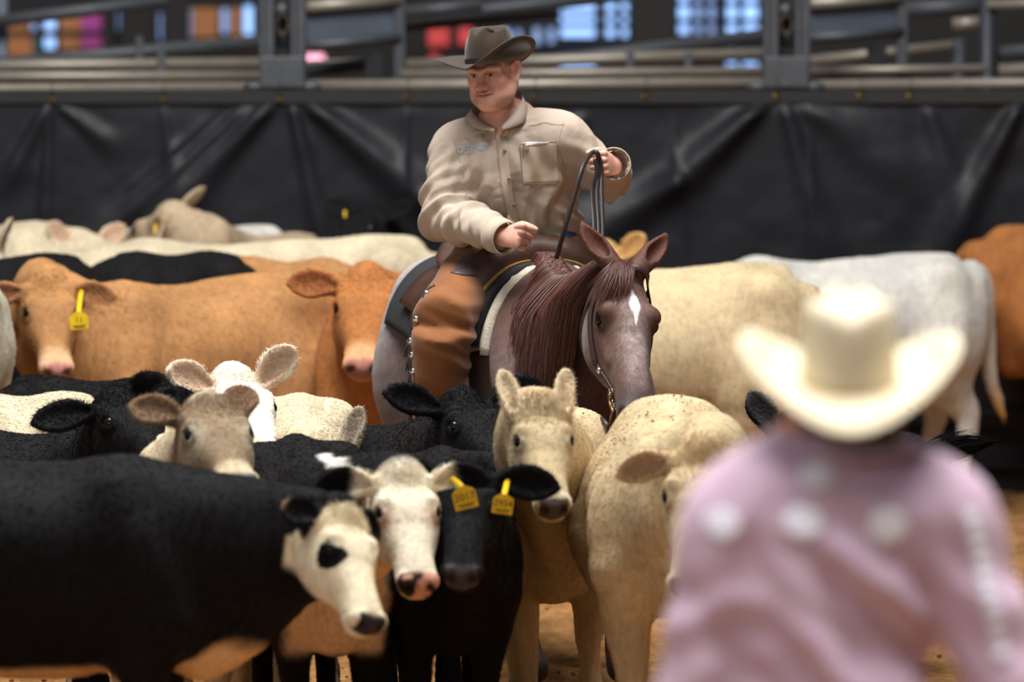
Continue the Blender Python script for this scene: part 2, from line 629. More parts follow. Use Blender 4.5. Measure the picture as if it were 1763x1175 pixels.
def build_fence():
    build_floor()
    # --- black tarp with pulled folds
    Zt = P(881, 163, YF)[2]; Zb = 0.02
    xs = np.linspace(fx(-1100), fx(2860), 760); zs = np.linspace(Zb, Zt, 150)
    X, Z = np.meshgrid(xs, zs, indexing='ij')
    PX = X / S_F + 881.5
    PY = 163 + (Zt - Z) / S_F
    folds = [((478, 165), (300, 350), 26, 0.055), ((440, 170), (190, 390), 16, 0.03), ((500, 165), (560, 420), 18, 0.03), ((520, 165), (720, 330), 30, 0.06),
             ((720, 330), (840, 430), 40, 0.03), ((1325, 165), (1180, 300), 26, 0.075), ((1180, 300), (980, 430), 44, 0.06), ((1345, 165), (1420, 420), 26, 0.03),
             ((1370, 165), (1560, 300), 40, 0.03), ((88, 170), (20, 300), 14, 0.03), ((90, 170), (180, 240), 14, 0.025), ((88, 170), (75, 420), 12, 0.02),
             ((280, 165), (300, 300), 12, 0.012), ((1763, 160), (1640, 400), 24, 0.05), ((1590, 170), (1680, 420), 30, 0.022), ((700, 170), (690, 420), 9, 0.012),
             ((215, 330), (330, 230), 7, 0.016), ((1160, 200), (1175, 430), 10, 0.01), ((1395, 165), (1398, 440), 5, 0.008), ((1010, 200), (880, 330), 30, 0.03)]
    H = np.zeros_like(X)
    for (x0, y0), (x1, y1), w, a in folds:
        vx, vy = x1 - x0, y1 - y0
        L = math.hypot(vx, vy)
        t = ((PX - x0) * vx + (PY - y0) * vy) / (L * L)
        dd = ((PX - x0) * (-vy) + (PY - y0) * vx) / L
        ww = w * (0.35 + 0.9 * np.clip(t, 0, 1.3))
        H += a * np.exp(-(dd / ww) ** 2) * sstep(-0.05, 0.12, t) * sstep(1.5, 0.85, t)
    pn = np.stack([X.ravel(), Z.ravel() * 0.35, 0 * X.ravel()], 1)
    H += 0.03 * (fbm(pn, 2.5, 3, 2).reshape(X.shape) - .5) + 0.012 * (fbm(pn * [1, 3, 1], 9, 7, 2).reshape(X.shape) - .5)
    H *= sstep(Zt + 0.0, Zt - 0.10, Z)
    Gd = np.stack([X, YF - 0.03 - H, Z], 2)
    V, F = sheet(Gd)
    tr = thing('tarp', (0, YF, 0.02), 'black tarp stretched along the arena fence behind the herd', 'tarp')
    t = put('tarp_sheet', V, F[:, ::-1], M_TARP, tr)
    sm = t.modifiers.new('thickness', 'SOLIDIFY'); sm.thickness = 0.004
    V, F = box((fx(-1100), YF - 0.052, Zt - 0.035), (fx(2860), YF - 0.044, Zt + 0.022))
    put('hem', V, F, M_HEM, tr, smooth=False)
    for px in (88, 280, 480, 700, 920, 1110, 1335, 1480, 1565):
        c = P(px, 171 if px < 500 else 166, YF - 0.056)
        V, F = pipe([c + (0, 0.004, 0), c - (0, 0.004, 0)], 0.011, 12)
        put('grommet', V, F, M_BRASS, tr)
        V, F = pipe([c - (0, 0.006, 0), c + (0.004, -0.03, 0.04), c + (0.008, 0.0, 0.08)], 0.003, 6, sub=4)
        put('tie', V, F, M_RUST, tr)
    # --- pipe fence that carries it
    fe = thing('pipe_fence', (0, YF + 0.06, 0), 'grey welded pipe fence carrying the black tarp', 'fence')
    def rail(p, q, r, m=M_GALV, par=fe, nm='rail'):
        V, F = pipe([p, q], r, 14)
        return put(nm, V, F, m, par)
    Y1 = YF + 0.05
    rail(P(-1100, 162, Y1), P(447, 150, Y1), 0.024)
    rail(P(527, 148, Y1), P(1314, 143, Y1), 0.027)
    rail(P(1394, 147, Y1), P(2860, 132, Y1), 0.024)
    for zz_ in (0.05, 0.62, 1.15):
        V, F = pipe([(fx(-1100), Y1 + 0.02, zz_), (fx(2860), Y1 + 0.02, zz_)], 0.028, 10)
        put('rail', V, F, M_DSTEEL, fe)
    V, F = box((fx(-1100), YF - 0.09, -0.05), (fx(2860), YF - 0.05, 0.16))
    put('kick_board', V, F, M_DARKW, fe, smooth=False)
    V, F = pipe([(fx(-1100), YF - 0.10, 0.075), (fx(2860), YF - 0.10, 0.075)], 0.024, 10)
    put('rail', V, F, M_DSTEEL, fe)
    V, F = pipe([(fx(-1100), YF - 0.08, 0.30), (fx(2860), YF - 0.08, 0.30)], 0.02, 10)
    put('rail', V, F, M_DSTEEL, fe)
    for x0 in (447, 1314):
        w = 80
        lab = 'grey steel gate post with a chain hook, near the brown hat' if x0 < 900 else 'grey steel gate post with a chain hook, above the cream straw hat'
        gp = thing('gate_post', (fx(x0 + 40), YF + 0.03, 0), lab, 'post')
        for a, b in ((x0, x0 + 26), (x0 + 54, x0 + 80)):
            V, F = box((fx(a), YF - 0.02, 0), (fx(b), YF + 0.10, 2.30))
            put('upright', V, F, M_STEEL, gp, smooth=False, bevel=0.006)
            V, F = box((fx(a + 8), YF - 0.026, 1.72), (fx(a + 11), YF - 0.02, 2.30))
            put('weld_seam', V, F, M_DSTEEL, gp, smooth=False)
        V, F = box((fx(x0 + 26), YF + 0.05, 0), (fx(x0 + 54), YF + 0.09, 2.30))
        put('back_plate', V, F, M_DARKW, gp, smooth=False)
        z1, z0 = P(0, 97, YF)[2], P(0, 150, YF)[2]
        V, F = box((fx(x0 + 2), YF - 0.05, z0), (fx(x0 + 77), YF - 0.02, z1))
        put('collar_plate', V, F, M_STEEL, gp, smooth=False, bevel=0.005)
        V, F = uvball(P(x0 + 38, 17, YF + 0.01), 0.031, 14, 10)
        put('hook_ball', V, F, M_STEEL, gp)
        c = P(x0 + 40, 43, YF - 0.0)
        q = np.linspace(0, 2 * math.pi, 22)
        V, F = pipe([c + np.array([0.026 * math.cos(a), 0, 0.042 * math.sin(a)]) for a in q], 0.0095, 8)
        put('chain_link', V, F, M_RUST, gp)
        for e in (-9, 86):
            V, F = uvball(P(x0 + e, 149, YF), (0.05, 0.03, 0.024), 12, 8)
            put('rail_bracket', V, F, M_STEEL, gp)
    # --- alley rails behind the fence
    al = thing('alley_fence', (0, YF + 1.2, 0), 'pipe rails of the alley behind the arena fence', 'fence')
    rails = [((-260, 133), (447, 131), 0.8, 0.024, M_GALV), ((-260, 116), (447, 109), 1.1, 0.027, M_GALV), ((-120, 120), (450, 72), 1.6, 0.033, M_STEEL), ((-60, 44), (290, 0), 1.6, 0.030, M_STEEL),
             ((527, 122), (640, 110), 0.8, 0.03, M_STEEL), ((527, 112), (630, 108), 1.2, 0.022, M_GALV),
             ((690, 128), (1314, 123), 0.7, 0.022, M_GALV), ((700, 112), (1320, 92), 1.2, 0.028, M_GALV), ((760, 128), (1320, 60), 1.7, 0.032, M_STEEL),
             ((690, 34), (1080, -10), 1.9, 0.034, M_STEEL), ((690, 48), (960, 24), 2.0, 0.02, M_DSTEEL), ((690, 22), (830, 8), 1.5, 0.03, M_STEEL),
             ((1394, 105), (1640, 78), 1.3, 0.024, M_GALV), ((1394, 122), (1700, 118), 0.7, 0.02, M_GALV), ((1394, 132), (1520, 112), 0.8, 0.03, M_STEEL),
             ((1550, 18), (1700, 8), 1.4, 0.04, M_STEEL), ((1700, 8), (1980, 2), 0.9, 0.022, M_GALV), ((1710, 92), (1980, 70), 1.0, 0.03, M_STEEL), ((1720, 122), (1980, 104), 0.8, 0.028, M_GALV),
             ((1640, 42), (1695, 38), 1.7, 0.03, M_GALV)]
    for a, b, dy, r, m in rails:
        rail(P(*a, YF + dy), P(*b, YF + dy), r, m, al)
    for px, y0, dy, r in ((278, 128, 0.95, 0.02), (855, 100, 1.5, 0.02), (1085, 128, 1.0, 0.018), (1185, 130, 0.9, 0.02), (240, 100, 1.4, 0.016), (1650, 105, 1.35, 0.03)):
        a = P(px, y0, YF + dy)
        V, F = pipe([(a[0], a[1], 0), a + (0, 0, 0.10)], r, 10)
        put('post', V, F, M_STEEL, al)
    # sheet-metal chute panels
    for x0, x1, yt, yb, dl, lab in ((528, 688, 20, 80, -9, 'grey sheet metal chute gate beyond the tarp, beside the brown hat'), (1394, 1552, 14, 66, -7, 'grey sheet metal chute gate beyond the post over the straw hat')):
        cg = thing('chute_gate', tuple(P((x0 + x1) / 2, 150, YF + 0.6)), lab, 'gate')
        A, B = P(x0, yt, YF + 0.55), P(x1, yt + dl * 1.3, YF + 0.75)
        Cc, Dd = P(x0, yb, YF + 0.55), P(x1, yb + dl * 1.7, YF + 0.75)
        V = np.array([A, B, Dd, Cc, A + (0, .02, 0), B + (0, .02, 0), Dd + (0, .02, 0), Cc + (0, .02, 0)])
        put('sheet_panel', V, [(0, 3, 2, 1), (4, 5, 6, 7), (0, 1, 5, 4), (1, 2, 6, 5), (2, 3, 7, 6), (3, 0, 4, 7)], M_SHEETM, cg, smooth=False)
        rail(A - (0, 0.02, -0.02), B - (0, 0.02, -0.02), 0.028, M_GALV, cg)
        rail(Cc - (0, 0.02, 0.0), Dd - (0, 0.02, 0.0), 0.024, M_STEEL, cg)
        b = P(x1 + 2, 150, YF + 0.75)
        V, F = box((b[0] - 0.03, b[1] - 0.03, 0), (b[0] + 0.02, b[1] + 0.03, 2.3))
        put('gate_stile', V, F, M_STEEL, cg, smooth=False, bevel=0.005)
        b = P(x1 - 42, 150, YF + 0.72)
        V, F = box((b[0] - 0.045, b[1] - 0.03, 0), (b[0] + 0.04, b[1] + 0.03, P(0, yb + 14, YF + .7)[2]))
        put('gate_stile', V, F, M_DARKW, cg, smooth=False, bevel=0.005)
    for px, dy, r, lab in ((1700, 0.95, 0.04, 'grey upright pipe post at the end of the chute'), (4, 1.7, 0.03, 'blue grey upright post behind the alley rails')):
        a = P(px, 140, YF + dy)
        V, F = pipe([(a[0], a[1], 0), (a[0], a[1], 2.4)], r, 12)
        tag(put('fence_post', V, F, M_DSTEEL if px > 100 else M_SHEETM), lab, 'post')
    # --- far end of the building
    YW = 36.0
    V, F = box((-24, YW, 0), (24, YW + 0.3, 9))
    o = put('wall_back', V, F, M_DARKW, smooth=False, loc=(0, YW, 0)); o['kind'] = 'structure'
    def pane(x0, y0, x1, y1, m, Y, nm='pane', par=None):
        if m in (M_DAY, M_DAY2):
            gx = min(4.0, (x1 - x0) * 0.22); x0 += gx; x1 -= gx; y0 += 3; y1 -= 3
        a, b = P(x0, y1, Y), P(x1, y0, Y)
        V, F = box((a[0], Y - 0.03, a[2]), (b[0], Y + 0.03, b[2]))
        return put(nm, V, F, m, par, smooth=False)
    wi = thing('window_1', tuple(P(1030, 140, YW - 0.1)), kind='structure')
    for x0, x1 in ((962, 1028), (1040, 1062), (1066, 1084)):
        for y0, y1 in ((-40, -10), (2, 22), (26, 42), (46, 66), (112, 124)):
            if y0 > 100 and x0 > 1000: continue
            pane(x0, y0, x1, y1, M_DAY, YW - 0.1, par=wi)
    wi = thing('window_2', tuple(P(1240, 140, YW - 0.1)), kind='structure')
    for x0, x1, m in ((1165, 1190, M_DAY), (1192, 1212, M_DAY2), (1216, 1234, M_DAY2), (1248, 1272, M_DAY), (1276, 1308, M_DAY)):
        for y0, y1 in ((-40, 4), (8, 35), (40, 60), (84, 94), (106, 118)):
            if y0 > 70 and x0 < 1240: continue
            pane(x0, y0, x1, y1, m, YW - 0.1, par=wi)
    wi = thing('window_3', tuple(P(850, 80, YW - 0.1)), kind='structure')
    for x0, x1, y0, y1, m in ((806, 818, 5, 24, M_DAY), (845, 872, 2, 16, M_DAY), (866, 878, 48, 74, M_DAY), (915, 934, 46, 78, M_DAY2), (940, 958, 46, 76, M_DAY2), (884, 900, 50, 72, M_DAY2)):
        pane(x0, y0, x1, y1, m, YW - 0.1, par=wi)
    wi = thing('window_4', tuple(P(90, 80, YW - 0.1)), kind='structure')
    for x0, x1, y0, y1, m in ((74, 98, 24, 54, M_DAY), (74, 98, 62, 86, M_DAY), (52, 64, 30, 54, M_DAY2), (378, 396, 12, 60, M_DAY2), (417, 438, 8, 62, M_DAY), (196, 206, 14, 54, M_DAY2), (268, 279, 20, 72, M_DAY2), (322, 331, 12, 68, M_DAY2)):
        pane(x0, y0, x1, y1, m, YW - 0.1, par=wi)
    for x0, y0, x1, y1, m, lab in ((10, 34, 50, 52, M_ORWALL, 'orange brown wall panel at the far end, beside the blue post'), (10, 62, 56, 96, M_ORWALL, 'lower orange brown panel at the far end, under a dark rail'),
                                   (104, 28, 140, 54, M_ORWALL, 'orange brown panel beside the magenta banner'), (104, 64, 138, 84, M_ORWALL, 'small orange panel below the magenta banner line'), (332, 14, 376, 64, M_ORWALL, 'square orange brown panel beside the gate post'), (398, 14, 414, 62, M_ORWALL, 'narrow orange brown strip panel beside blue window')):
        q = pane(x0, y0, x1, y1, m, YW - 0.03, 'wall_panel'); tag(q, lab, 'panel')
    for y0, y1, lab in ((22, 55, 'upper magenta banner hung at the far end'), (64, 82, 'lower magenta banner below a dark rail')):
        tag(pane(141, y0, 174, y1, M_MAGENTA, YW - 0.03, 'hanging_banner'), lab, 'banner')
    tag(pane(58, 62, 72, 92, M_TEAL, YW - 0.03, 'hanging_banner'), 'dark teal banner at the far end', 'banner')
    for x0, y0, x1, y1, lab in ((738, 48, 755, 79, 'narrow red banner, first of the red ones'), (757, 48, 772, 78, 'narrow red banner beside its twin'), (790, 48, 814, 76, 'red and white banner behind the brown hat'), (740, 94, 756, 104, 'small red patch under the red banners'), (693, 132, 702, 146, 'tiny pink red marker beside the chute stile')):
        tag(pane(x0, y0, x1, y1, M_REDB, YW - 0.03, 'hanging_banner'), lab, 'banner')
    tag(pane(526, 95, 557, 110, M_PINKL, YW - 0.03, 'hanging_lamp'), 'glowing pink lamp seen through the rails beside gate post', 'lamp')
    # dark uprights and beams of the seating behind
    for i, (x0, x1, y) in enumerate(((176, 196, 34), (210, 268, 34), (284, 322, 33), (1088, 1160, 33.5), (1030, 1038, 35))):
        a, b = P(x0, 0, y), P(x1, 0, y)
        V, F = box((a[0], y, 0), (b[0], y + 0.3, 6))
        tag(put('steel_column', V, F, M_DARKW, smooth=False), ['dark steel column beside the magenta banner', 'wide dark steel column behind the alley rails', 'dark steel column beside the square orange panel', 'wide dark column between the two blue window grids', 'thin dark column inside the blue window grid'][i], 'column')
    a = P(-100, 57, 40)
    V, F = box((-6, 35.4, P(0, 63, 35.4)[2]), (P(180, 0, 35.4)[0], 35.5, P(0, 53, 35.4)[2]))
    tag(put('crossbeam', V, F, M_DARKW, smooth=False), 'dark crossbeam passing in front of the magenta banners', 'beam')


build_fence()
# ------------------------------------------------------------------ cattle
TRUNK = np.array([  # x from withers, top, bottom, half width
    (-1.19, 0.99, 0.76, 0.085), (-1.12, 1.055, 0.66, 0.165), (-0.94, 1.09, 0.59, 0.225), (-0.70, 1.07, 0.535, 0.25),
    (-0.45, 1.05, 0.485, 0.275), (-0.20, 1.045, 0.465, 0.265), (0.00, 1.068, 0.46, 0.235), (0.15, 1.03, 0.475, 0.20), (0.27, 0.96, 0.54, 0.145)])
HEADS = np.array([  # u from poll along the face, top, bottom, half width
    (-0.015, -0.03, -0.12, 0.062), (0.03, -0.004, -0.155, 0.082), (0.09, 0.010, -0.190, 0.094), (0.155, 0.012, -0.205, 0.096), (0.215, 0.006, -0.195, 0.085),
    (0.275, -0.002, -0.160, 0.069), (0.335, -0.006, -0.138, 0.059), (0.385, -0.010, -0.130, 0.060), (0.425, -0.018, -0.122, 0.059), (0.450, -0.032, -0.108, 0.049)])


def heading(yaw):
    a = math.radians(yaw)
    return np.array([math.sin(a), -math.cos(a), 0.0])


def cow(label, W, yaw, poll, muz, base, hs=1.0, L=0.46, sgn=-1, roll=0.0, face=None, paint=None, ears=((0.86, 0.16, 0.34), (0.86, 0.16, 0.34)), earlen=0.185,
        group=None, girth=1.0, blen=1.0, legs=((0, 0), (0, 0), (0, 0), (0, 0)), tail=None, tailr=1.0, hook=1.0, tn=2.25, folds=None, specks=0, deep=1.0, eartag=None, fine=0.0065, coarse=0.0155,
        nose=(70, 64, 64), earw=1.0, inner=None, spots=0.25, scale=None, curl=0, name='calf', fuzz=1.0, neckw=1.0, ear_n=None, headw=1.0):
    Wp = P(*W)
    s = scale if scale else Wp[2] / 1.07
    org = np.array([Wp[0], Wp[1], 0.0])
    h = heading(yaw); l = np.array([-h[1], h[0], 0.0]); zz = np.array([0, 0, 1.0])
    R = np.stack([h, l, zz])                           # world -> local rows
    loc = lambda p: (np.asarray(p) - org) @ R.T
    glo = lambda q: np.asarray(q) @ R + org
    zoff = Wp[2] - 1.07 * s                            # lets a chosen scale keep its back line
    # head frame (world)
    pl = P(*poll)
    hs *= 0.88; earlen *= 1.08
    hl = hs * L
    r = ray(*muz)
    # point on the ray at distance hl from the poll
    o = CAM - pl
    A, B, C_ = r @ r, 2 * o @ r, o @ o - hl * hl
    disc = B * B - 4 * A * C_
    t = (-B + sgn * math.sqrt(disc)) / (2 * A) if disc > 0 else -B / (2 * A)
    d = nrm(CAM + r * t - pl)
    hh = heading(face) if face is not None else nrm([d[0], d[1], 0])
    dz = nrm((hh + zz) - d * ((hh + zz) @ d))
    if roll:
        a = math.radians(roll); cr = np.cross(d, dz)
        dz = dz * math.cos(a) + cr * math.sin(a)
    v = np.cross(dz, d)                                # animal's left
    pL, dL, dzL, vL = loc(pl), R @ d, R @ dz, R @ v
    hp = lambda u, vv, w: pL + (dL * u + vL * vv * headw + dzL * w) * hs
    # grid
    hc = hp(0.2, 0, -0.08)
    ends = [hp(0.47, 0, -0.08), hp(-0.03, 0, -0.02)]
    earb, eart = [], []
    for i, sg in ((0, 1), (1, -1)):
        e = np.array(ears[i], float)
        ev = nrm(vL * sg * e[0] + dzL * e[1] - dL * e[2])
        b = hp(0.045, sg * 0.078, -0.035)
        earb.append((b, ev)); eart.append(b + ev * earlen * hs)
    pts = np.vstack([ends, eart, [hp(0.15, 0.11, -0.2), hp(0.15, -0.11, -0.2), hp(0.1, 0, 0.03)]])
    flo, fhi = pts.min(0) - 0.065, pts.max(0) + 0.065
    lo = np.minimum(flo, [-1.33 * s * blen, -0.34 * s * girth, -0.01]) - 0.02
    hi = np.maximum(fhi, [0.45 * s, 0.34 * s * girth, (1.16 * s + max(0, zoff))]) + 0.02
    fd = Field(lo, hi, coarse, [(flo, fhi, fine)])
    bx = lambda x: x * s * blen
    zl = lambda z: z * s + zoff
    T = TRUNK.copy()
    T[:, 2] = T[:, 1] - (T[:, 1] - T[:, 2]) * deep
    tc = np.stack([bx(T[:, 0]), 0 * T[:, 0], zl((T[:, 1] + T[:, 2]) / 2)], 1)
    fd.tube(tc, T[:, 3] * s * girth, (T[:, 1] - T[:, 2]) / 2 * s, n=tn, k=0.02, cap=0.06 * s)
    S = lambda x, y, z: np.array([bx(x), y * s * girth, zl(z)])
    fd.tube([S(-1.05, 0, 1.06), S(-0.7, 0, 1.05), S(-0.3, 0, 1.035), S(0.0, 0, 1.05)], 0.035 * s, k=0.07 * s)
    for g in (1, -1):
        fd.ball(S(-0.93, g * 0.20 * hook, 1.02), 0.045 * s, k=0.09 * s)                      # hooks
        fd.ball(S(-1.17, g * 0.075, 0.99), 0.04 * s, k=0.07 * s)                      # pins
        fd.tube([S(-0.01, g * 0.12, 1.0), S(0.06, g * 0.185, 0.82), S(0.13, g * 0.19, 0.66)], [0.06 * s, 0.085 * s, 0.075 * s], k=0.08 * s)
        fd.tube([S(-0.98, g * 0.14 * hook, 0.95), S(-0.93, g * 0.18, 0.72), S(-0.86, g * 0.17, 0.58)], [0.10 * s, 0.13 * s, 0.105 * s], k=0.09 * s)
        fd.tube([S(-1.12, g * 0.11, 0.88), S(-1.08, g * 0.13, 0.70), S(-1.02, g * 0.13, 0.55)], [0.08 * s, 0.09 * s, 0.07 * s], k=0.08 * s)
    # legs
    for i, (g, fr) in enumerate(((1, 1), (-1, 1), (1, 0), (-1, 0))):
        dx, dk = legs[i]
        G = lambda x, y, z: np.array([bx(x), y * s * girth, z * s if z < 0.5 else zl(z)])
        if fr:
            p = [G(0.08, g * 0.15, 0.66), G(0.05 + dx * 0.3, g * 0.155, 0.52), G(0.06 + dx * 0.62 + dk, g * 0.14, 0.355), G(0.06 + dx * 0.85 + dk * 0.5, g * 0.135, 0.22), G(0.06 + dx, g * 0.135, 0.115), G(0.10 + dx, g * 0.14, 0.035)]
            fd.tube(p, np.array([0.10, 0.075, 0.053, 0.034, 0.040, 0.05]) * s, np.array([0.13, 0.085, 0.056, 0.037, 0.042, 0.05]) * s, k=0.035 * s, up=(1, 0, 0))
        else:
            p = [G(-0.88, g * 0.16, 0.66), G(-0.95 + dx * 0.3, g * 0.15, 0.54), G(-1.11 + dx * 0.62 + dk, g * 0.13, 0.405), G(-1.09 + dx * 0.82 + dk * .5, g * 0.13, 0.25), G(-1.06 + dx, g * 0.13, 0.115), G(-1.01 + dx, g * 0.135, 0.035)]
            fd.tube(p, np.array([0.10, 0.075, 0.045, 0.036, 0.040, 0.05]) * s, np.array([0.15, 0.105, 0.062, 0.042, 0.042, 0.05]) * s, k=0.04 * s, up=(1, 0, 0))
    # belly, navel and flank folds
    fd.ball(S(-0.35, 0, 0.50 + (1 - deep) * 0.5), (0.22 * s, 0.12 * s, 0.05 * s), k=0.08 * s)
    # neck
    E = hp(0.035, 0, -0.095)
    nz = min(0.90, max(0.70, 0.80 + 0.35 * ((E[2] - zoff) / s - 0.85)))
    n0, n1 = S(-0.02, 0, 0.79), S(0.25, 0, nz)
    arr = nrm(dL * 0.55 + dzL * 0.8)
    E2 = E - arr * 0.17 * s
    mid = (n1 + E2) / 2
    ux = np.array([-0.3, 0, 1.0])
    fd.tube([n0, n1, E2, E], np.array([0.19, 0.165 * neckw, 0.12 * neckw, 0.085]) * s, np.array([0.28, 0.235, 0.17, 0.115]) * s, up=[ux, ux, nrm(ux + dzL), dzL], k=0.06 * s, sub=6)
    # dewlap and brisket
    fd.tube([S(0.20, 0, 0.52 + (1 - deep) * 0.5), S(0.30, 0, 0.60 + (1 - deep) * 0.4), (n1 + E2) / 2 - np.array([0, 0, 0.17 * s]), hp(0.1, 0, -0.2)], np.array([0.085, 0.06, 0.03, 0.028]) * s, np.array([0.08, 0.08, 0.05, 0.03]) * s, k=0.07 * s)
    # head
    H = HEADS
    fd.tube(np.array([hp(a[0], 0, (a[1] + a[2]) / 2) for a in H]), H[:, 3] * hs * headw, (H[:, 1] - H[:, 2]) / 2 * hs, up=dzL, n=2.5, k=0.03 * hs, cap=0.02 * hs, sub=4)
    fd.ball(hp(0.0, 0, -0.03), 0.062 * hs, k=0.05 * hs)
    for g in (1, -1):
        fd.ball(hp(0.135, g * 0.074, -0.008), 0.020 * hs, k=0.035 * hs)
        fd.ball(hp(0.168, g * 0.094, -0.020), (0.025 * hs, 0.019 * hs, 0.021 * hs), k=0.008 * hs, sign=-1, axis=dL, up=dzL)
        er = [hp(0.168 + 0.027 * math.cos(q), g * (0.088 - 0.010 * math.cos(q) - 0.008 * math.sin(q)), -0.022 + 0.019 * math.sin(q)) for q in np.linspace(0, 2 * math.pi, 11)]
        fd.tube(er, 0.0055 * hs, k=0.006 * hs, sub=1)
        fd.ball(hp(0.45, g * 0.033, -0.050), (0.014 * hs, 0.012 * hs, 0.016 * hs), k=0.008 * hs, sign=-1, axis=dL, up=dzL)
        fd.ball(hp(0.435, g * 0.040, -0.045), 0.024 * hs, k=0.02 * hs)
        fd.ball(hp(0.462, g * 0.034, -0.050), (0.016 * hs, 0.010 * hs, 0.014 * hs), k=0.006 * hs, sign=-1, axis=nrm(dL + vL * g * 0.5), up=dzL)
        fd.tube([hp(0.47, g * 0.008, -0.088), hp(0.43, g * 0.056, -0.092), hp(0.36, g * 0.066, -0.097)], 0.0055 * hs, k=0.008 * hs, sign=-1, sub=3)
        fd.ball(hp(0.14, g * 0.062, -0.13), (0.085 * hs, 0.03 * hs, 0.07 * hs), k=0.05 * hs, axis=dL, up=dzL)
    fd.ball(hp(0.415, 0, -0.118), (0.03 * hs, 0.035 * hs, 0.016 * hs), k=0.02 * hs, axis=dL, up=dzL)
    earN = []
    for i, g in ((0, 1), (1, -1)):
        b, ev = earb[i]
        if ear_n is not None:
            q = ear_n[i]; nn = vL * g * q[0] + dzL * q[1] + dL * q[2]
        else:
            nn = dL * 0.55 + dzL * 0.65 - vL * g * 0.1
        nn = nrm(nn - ev * (nn @ ev))
        earN.append((b, ev, nn))
        ln = earlen * hs
        dr = -zz * 0.012 * hs
        ep = [b - ev * 0.02 * hs, b + ev * ln * 0.15, b + ev * ln * 0.40, b + ev * ln * 0.65 + dr, b + ev * ln * 0.86 + dr * 1.8, b + ev * ln + dr * 2.6]
        fd.tube(ep, np.array([0.026, 0.034, 0.054 * earw, 0.056 * earw, 0.040 * earw, 0.012]) * hs, np.array([0.026, 0.026, 0.022, 0.020, 0.016, 0.009]) * hs, up=nn, k=0.018 * hs)
        ip = [p + nn * 0.017 * hs for p in ep[1:]]
        fd.tube(ip, np.array([0.012, 0.036 * earw, 0.040 * earw, 0.026 * earw, 0.004]) * hs, np.array([0.012, 0.019, 0.018, 0.014, 0.004]) * hs, up=nn, k=0.008 * hs, sign=-1)
    # tail
    if tail is None:
        tail = [(-1.17, 0, 1.0), (-1.23, 0, 0.94), (-1.245, 0.01, 0.75), (-1.235, 0.0, 0.5)]
    tp = [S(*q) for q in tail]
    fd.tube(tp, np.linspace(0.032, 0.018, len(tp)) * s * tailr, k=0.035 * s, sub=5)
    V, Q = fd.mesh(2)
    # hide relief
    N0 = vnormals(V, Q)
    rl0 = (V - pL) / hs
    nothead = sstep(0.30, 0.42, np.linalg.norm(rl0 - (R @ d) * 0.18, axis=1))
    V = V + N0 * ((fbm(V / s + 5 * (len(label) % 13), 5.5, 41, 2) - 0.5) * 0.022 * s * nothead)[:, None]
    if folds:
        V = fold(V, N0 * nothead[:, None], [(S(*c_), r_ * s, a_, w_ * s, m_ * s) for c_, r_, a_, w_, m_ in folds], 5)
    # paint
    sl = V / s
    rel = (V - pL) / hs
    U, VV, WW = rel @ dL, rel @ vL / headw, rel @ dzL
    inh = sstep(-0.04, 0.02, U) * sstep(0.135, 0.115, np.abs(VV)) * sstep(-0.27, -0.23, WW) * sstep(0.09, 0.06, WW) * sstep(0.53, 0.5, U)
    ear = np.zeros(len(V)); earin = np.zeros(len(V)); eart_ = np.zeros(len(V))
    N = vnormals(V, Q)
    for b, ev, nn in earN:
        q = V - b
        t = q @ ev / (earlen * hs)
        rad = np.linalg.norm(q - np.outer(q @ ev, ev), axis=1) / hs
        m = sstep(0.02, 0.12, t) * sstep(0.085, 0.07, rad) * (t < 1.2)
        ear = np.maximum(ear, m)
        earin = np.maximum(earin, m * sstep(0.1, 0.6, N @ nn) * sstep(0.052, 0.038, rad) * sstep(1.02, 0.85, t))
        eart_ = np.maximum(eart_, m * np.clip(t, 0, 1))
    G_ = glo(V)
    base = np.asarray(base, float)
    no = fbm(sl + 3 * (hash(label) % 97), 5.0, 3)
    no2 = fbm(sl, 30.0, 5, 2)
    c = base[None, :3] * (1 + spots * (no - 0.5) * 2)[:, None] * (1 + 0.25 * (no2 - 0.5))[:, None]
    ctx = dict(x=sl[:, 0], y=sl[:, 1], z=(V[:, 2] - zoff) / s, U=U, V=VV, W=WW, inh=inh, ear=ear, earin=earin, eart=eart_, no=no, no2=no2, N=N, P=sl)
    mix = lambda c, col, m: c * (1 - m)[:, None] + np.asarray(col)[None, :3] * m[:, None]
    if paint:
        c = paint(c, ctx, mix)
    if inner is not None:
        c = mix(c, inner, earin * 0.85)
    wet = np.zeros(len(V))
    pad = inh * sstep(0.415, 0.435, U + 0.01 * (no2 - .5) - 0.25 * np.abs(WW + 0.05)) * sstep(-0.098, -0.088, WW) * sstep(0.055, 0.045, np.abs(VV))
    if nose is not None:
        c = mix(c, L3(*nose) * 1.0, pad)
        wet = np.maximum(wet, pad)
    nst = inh * np.exp(-((U - 0.462) ** 2 + (np.abs(VV) - 0.034) ** 2 + (WW + 0.05) ** 2) / 0.00018)
    c = mix(c, L3(12, 10, 10), np.clip(nst * 1.3, 0, 1))
    eyem = inh * np.exp(-((U - 0.168) ** 2 / 0.0008 + (np.abs(VV) - 0.088) ** 2 / 0.0006 + (WW + 0.022) ** 2 / 0.0006))
    c = c * (1 - 0.55 * np.clip(eyem, 0, 1))[:, None]
    hoof = sstep(0.06, 0.05, sl[:, 2])
    c = mix(c, L3(50, 44, 40), hoof)
    root = thing(name, tuple(org), label, 'cow', group)
    cc = np.hstack([np.clip(c, 0.001, 0.95), wet[:, None]])
    put('body', G_, Q, M_COAT, root, colors=cc)
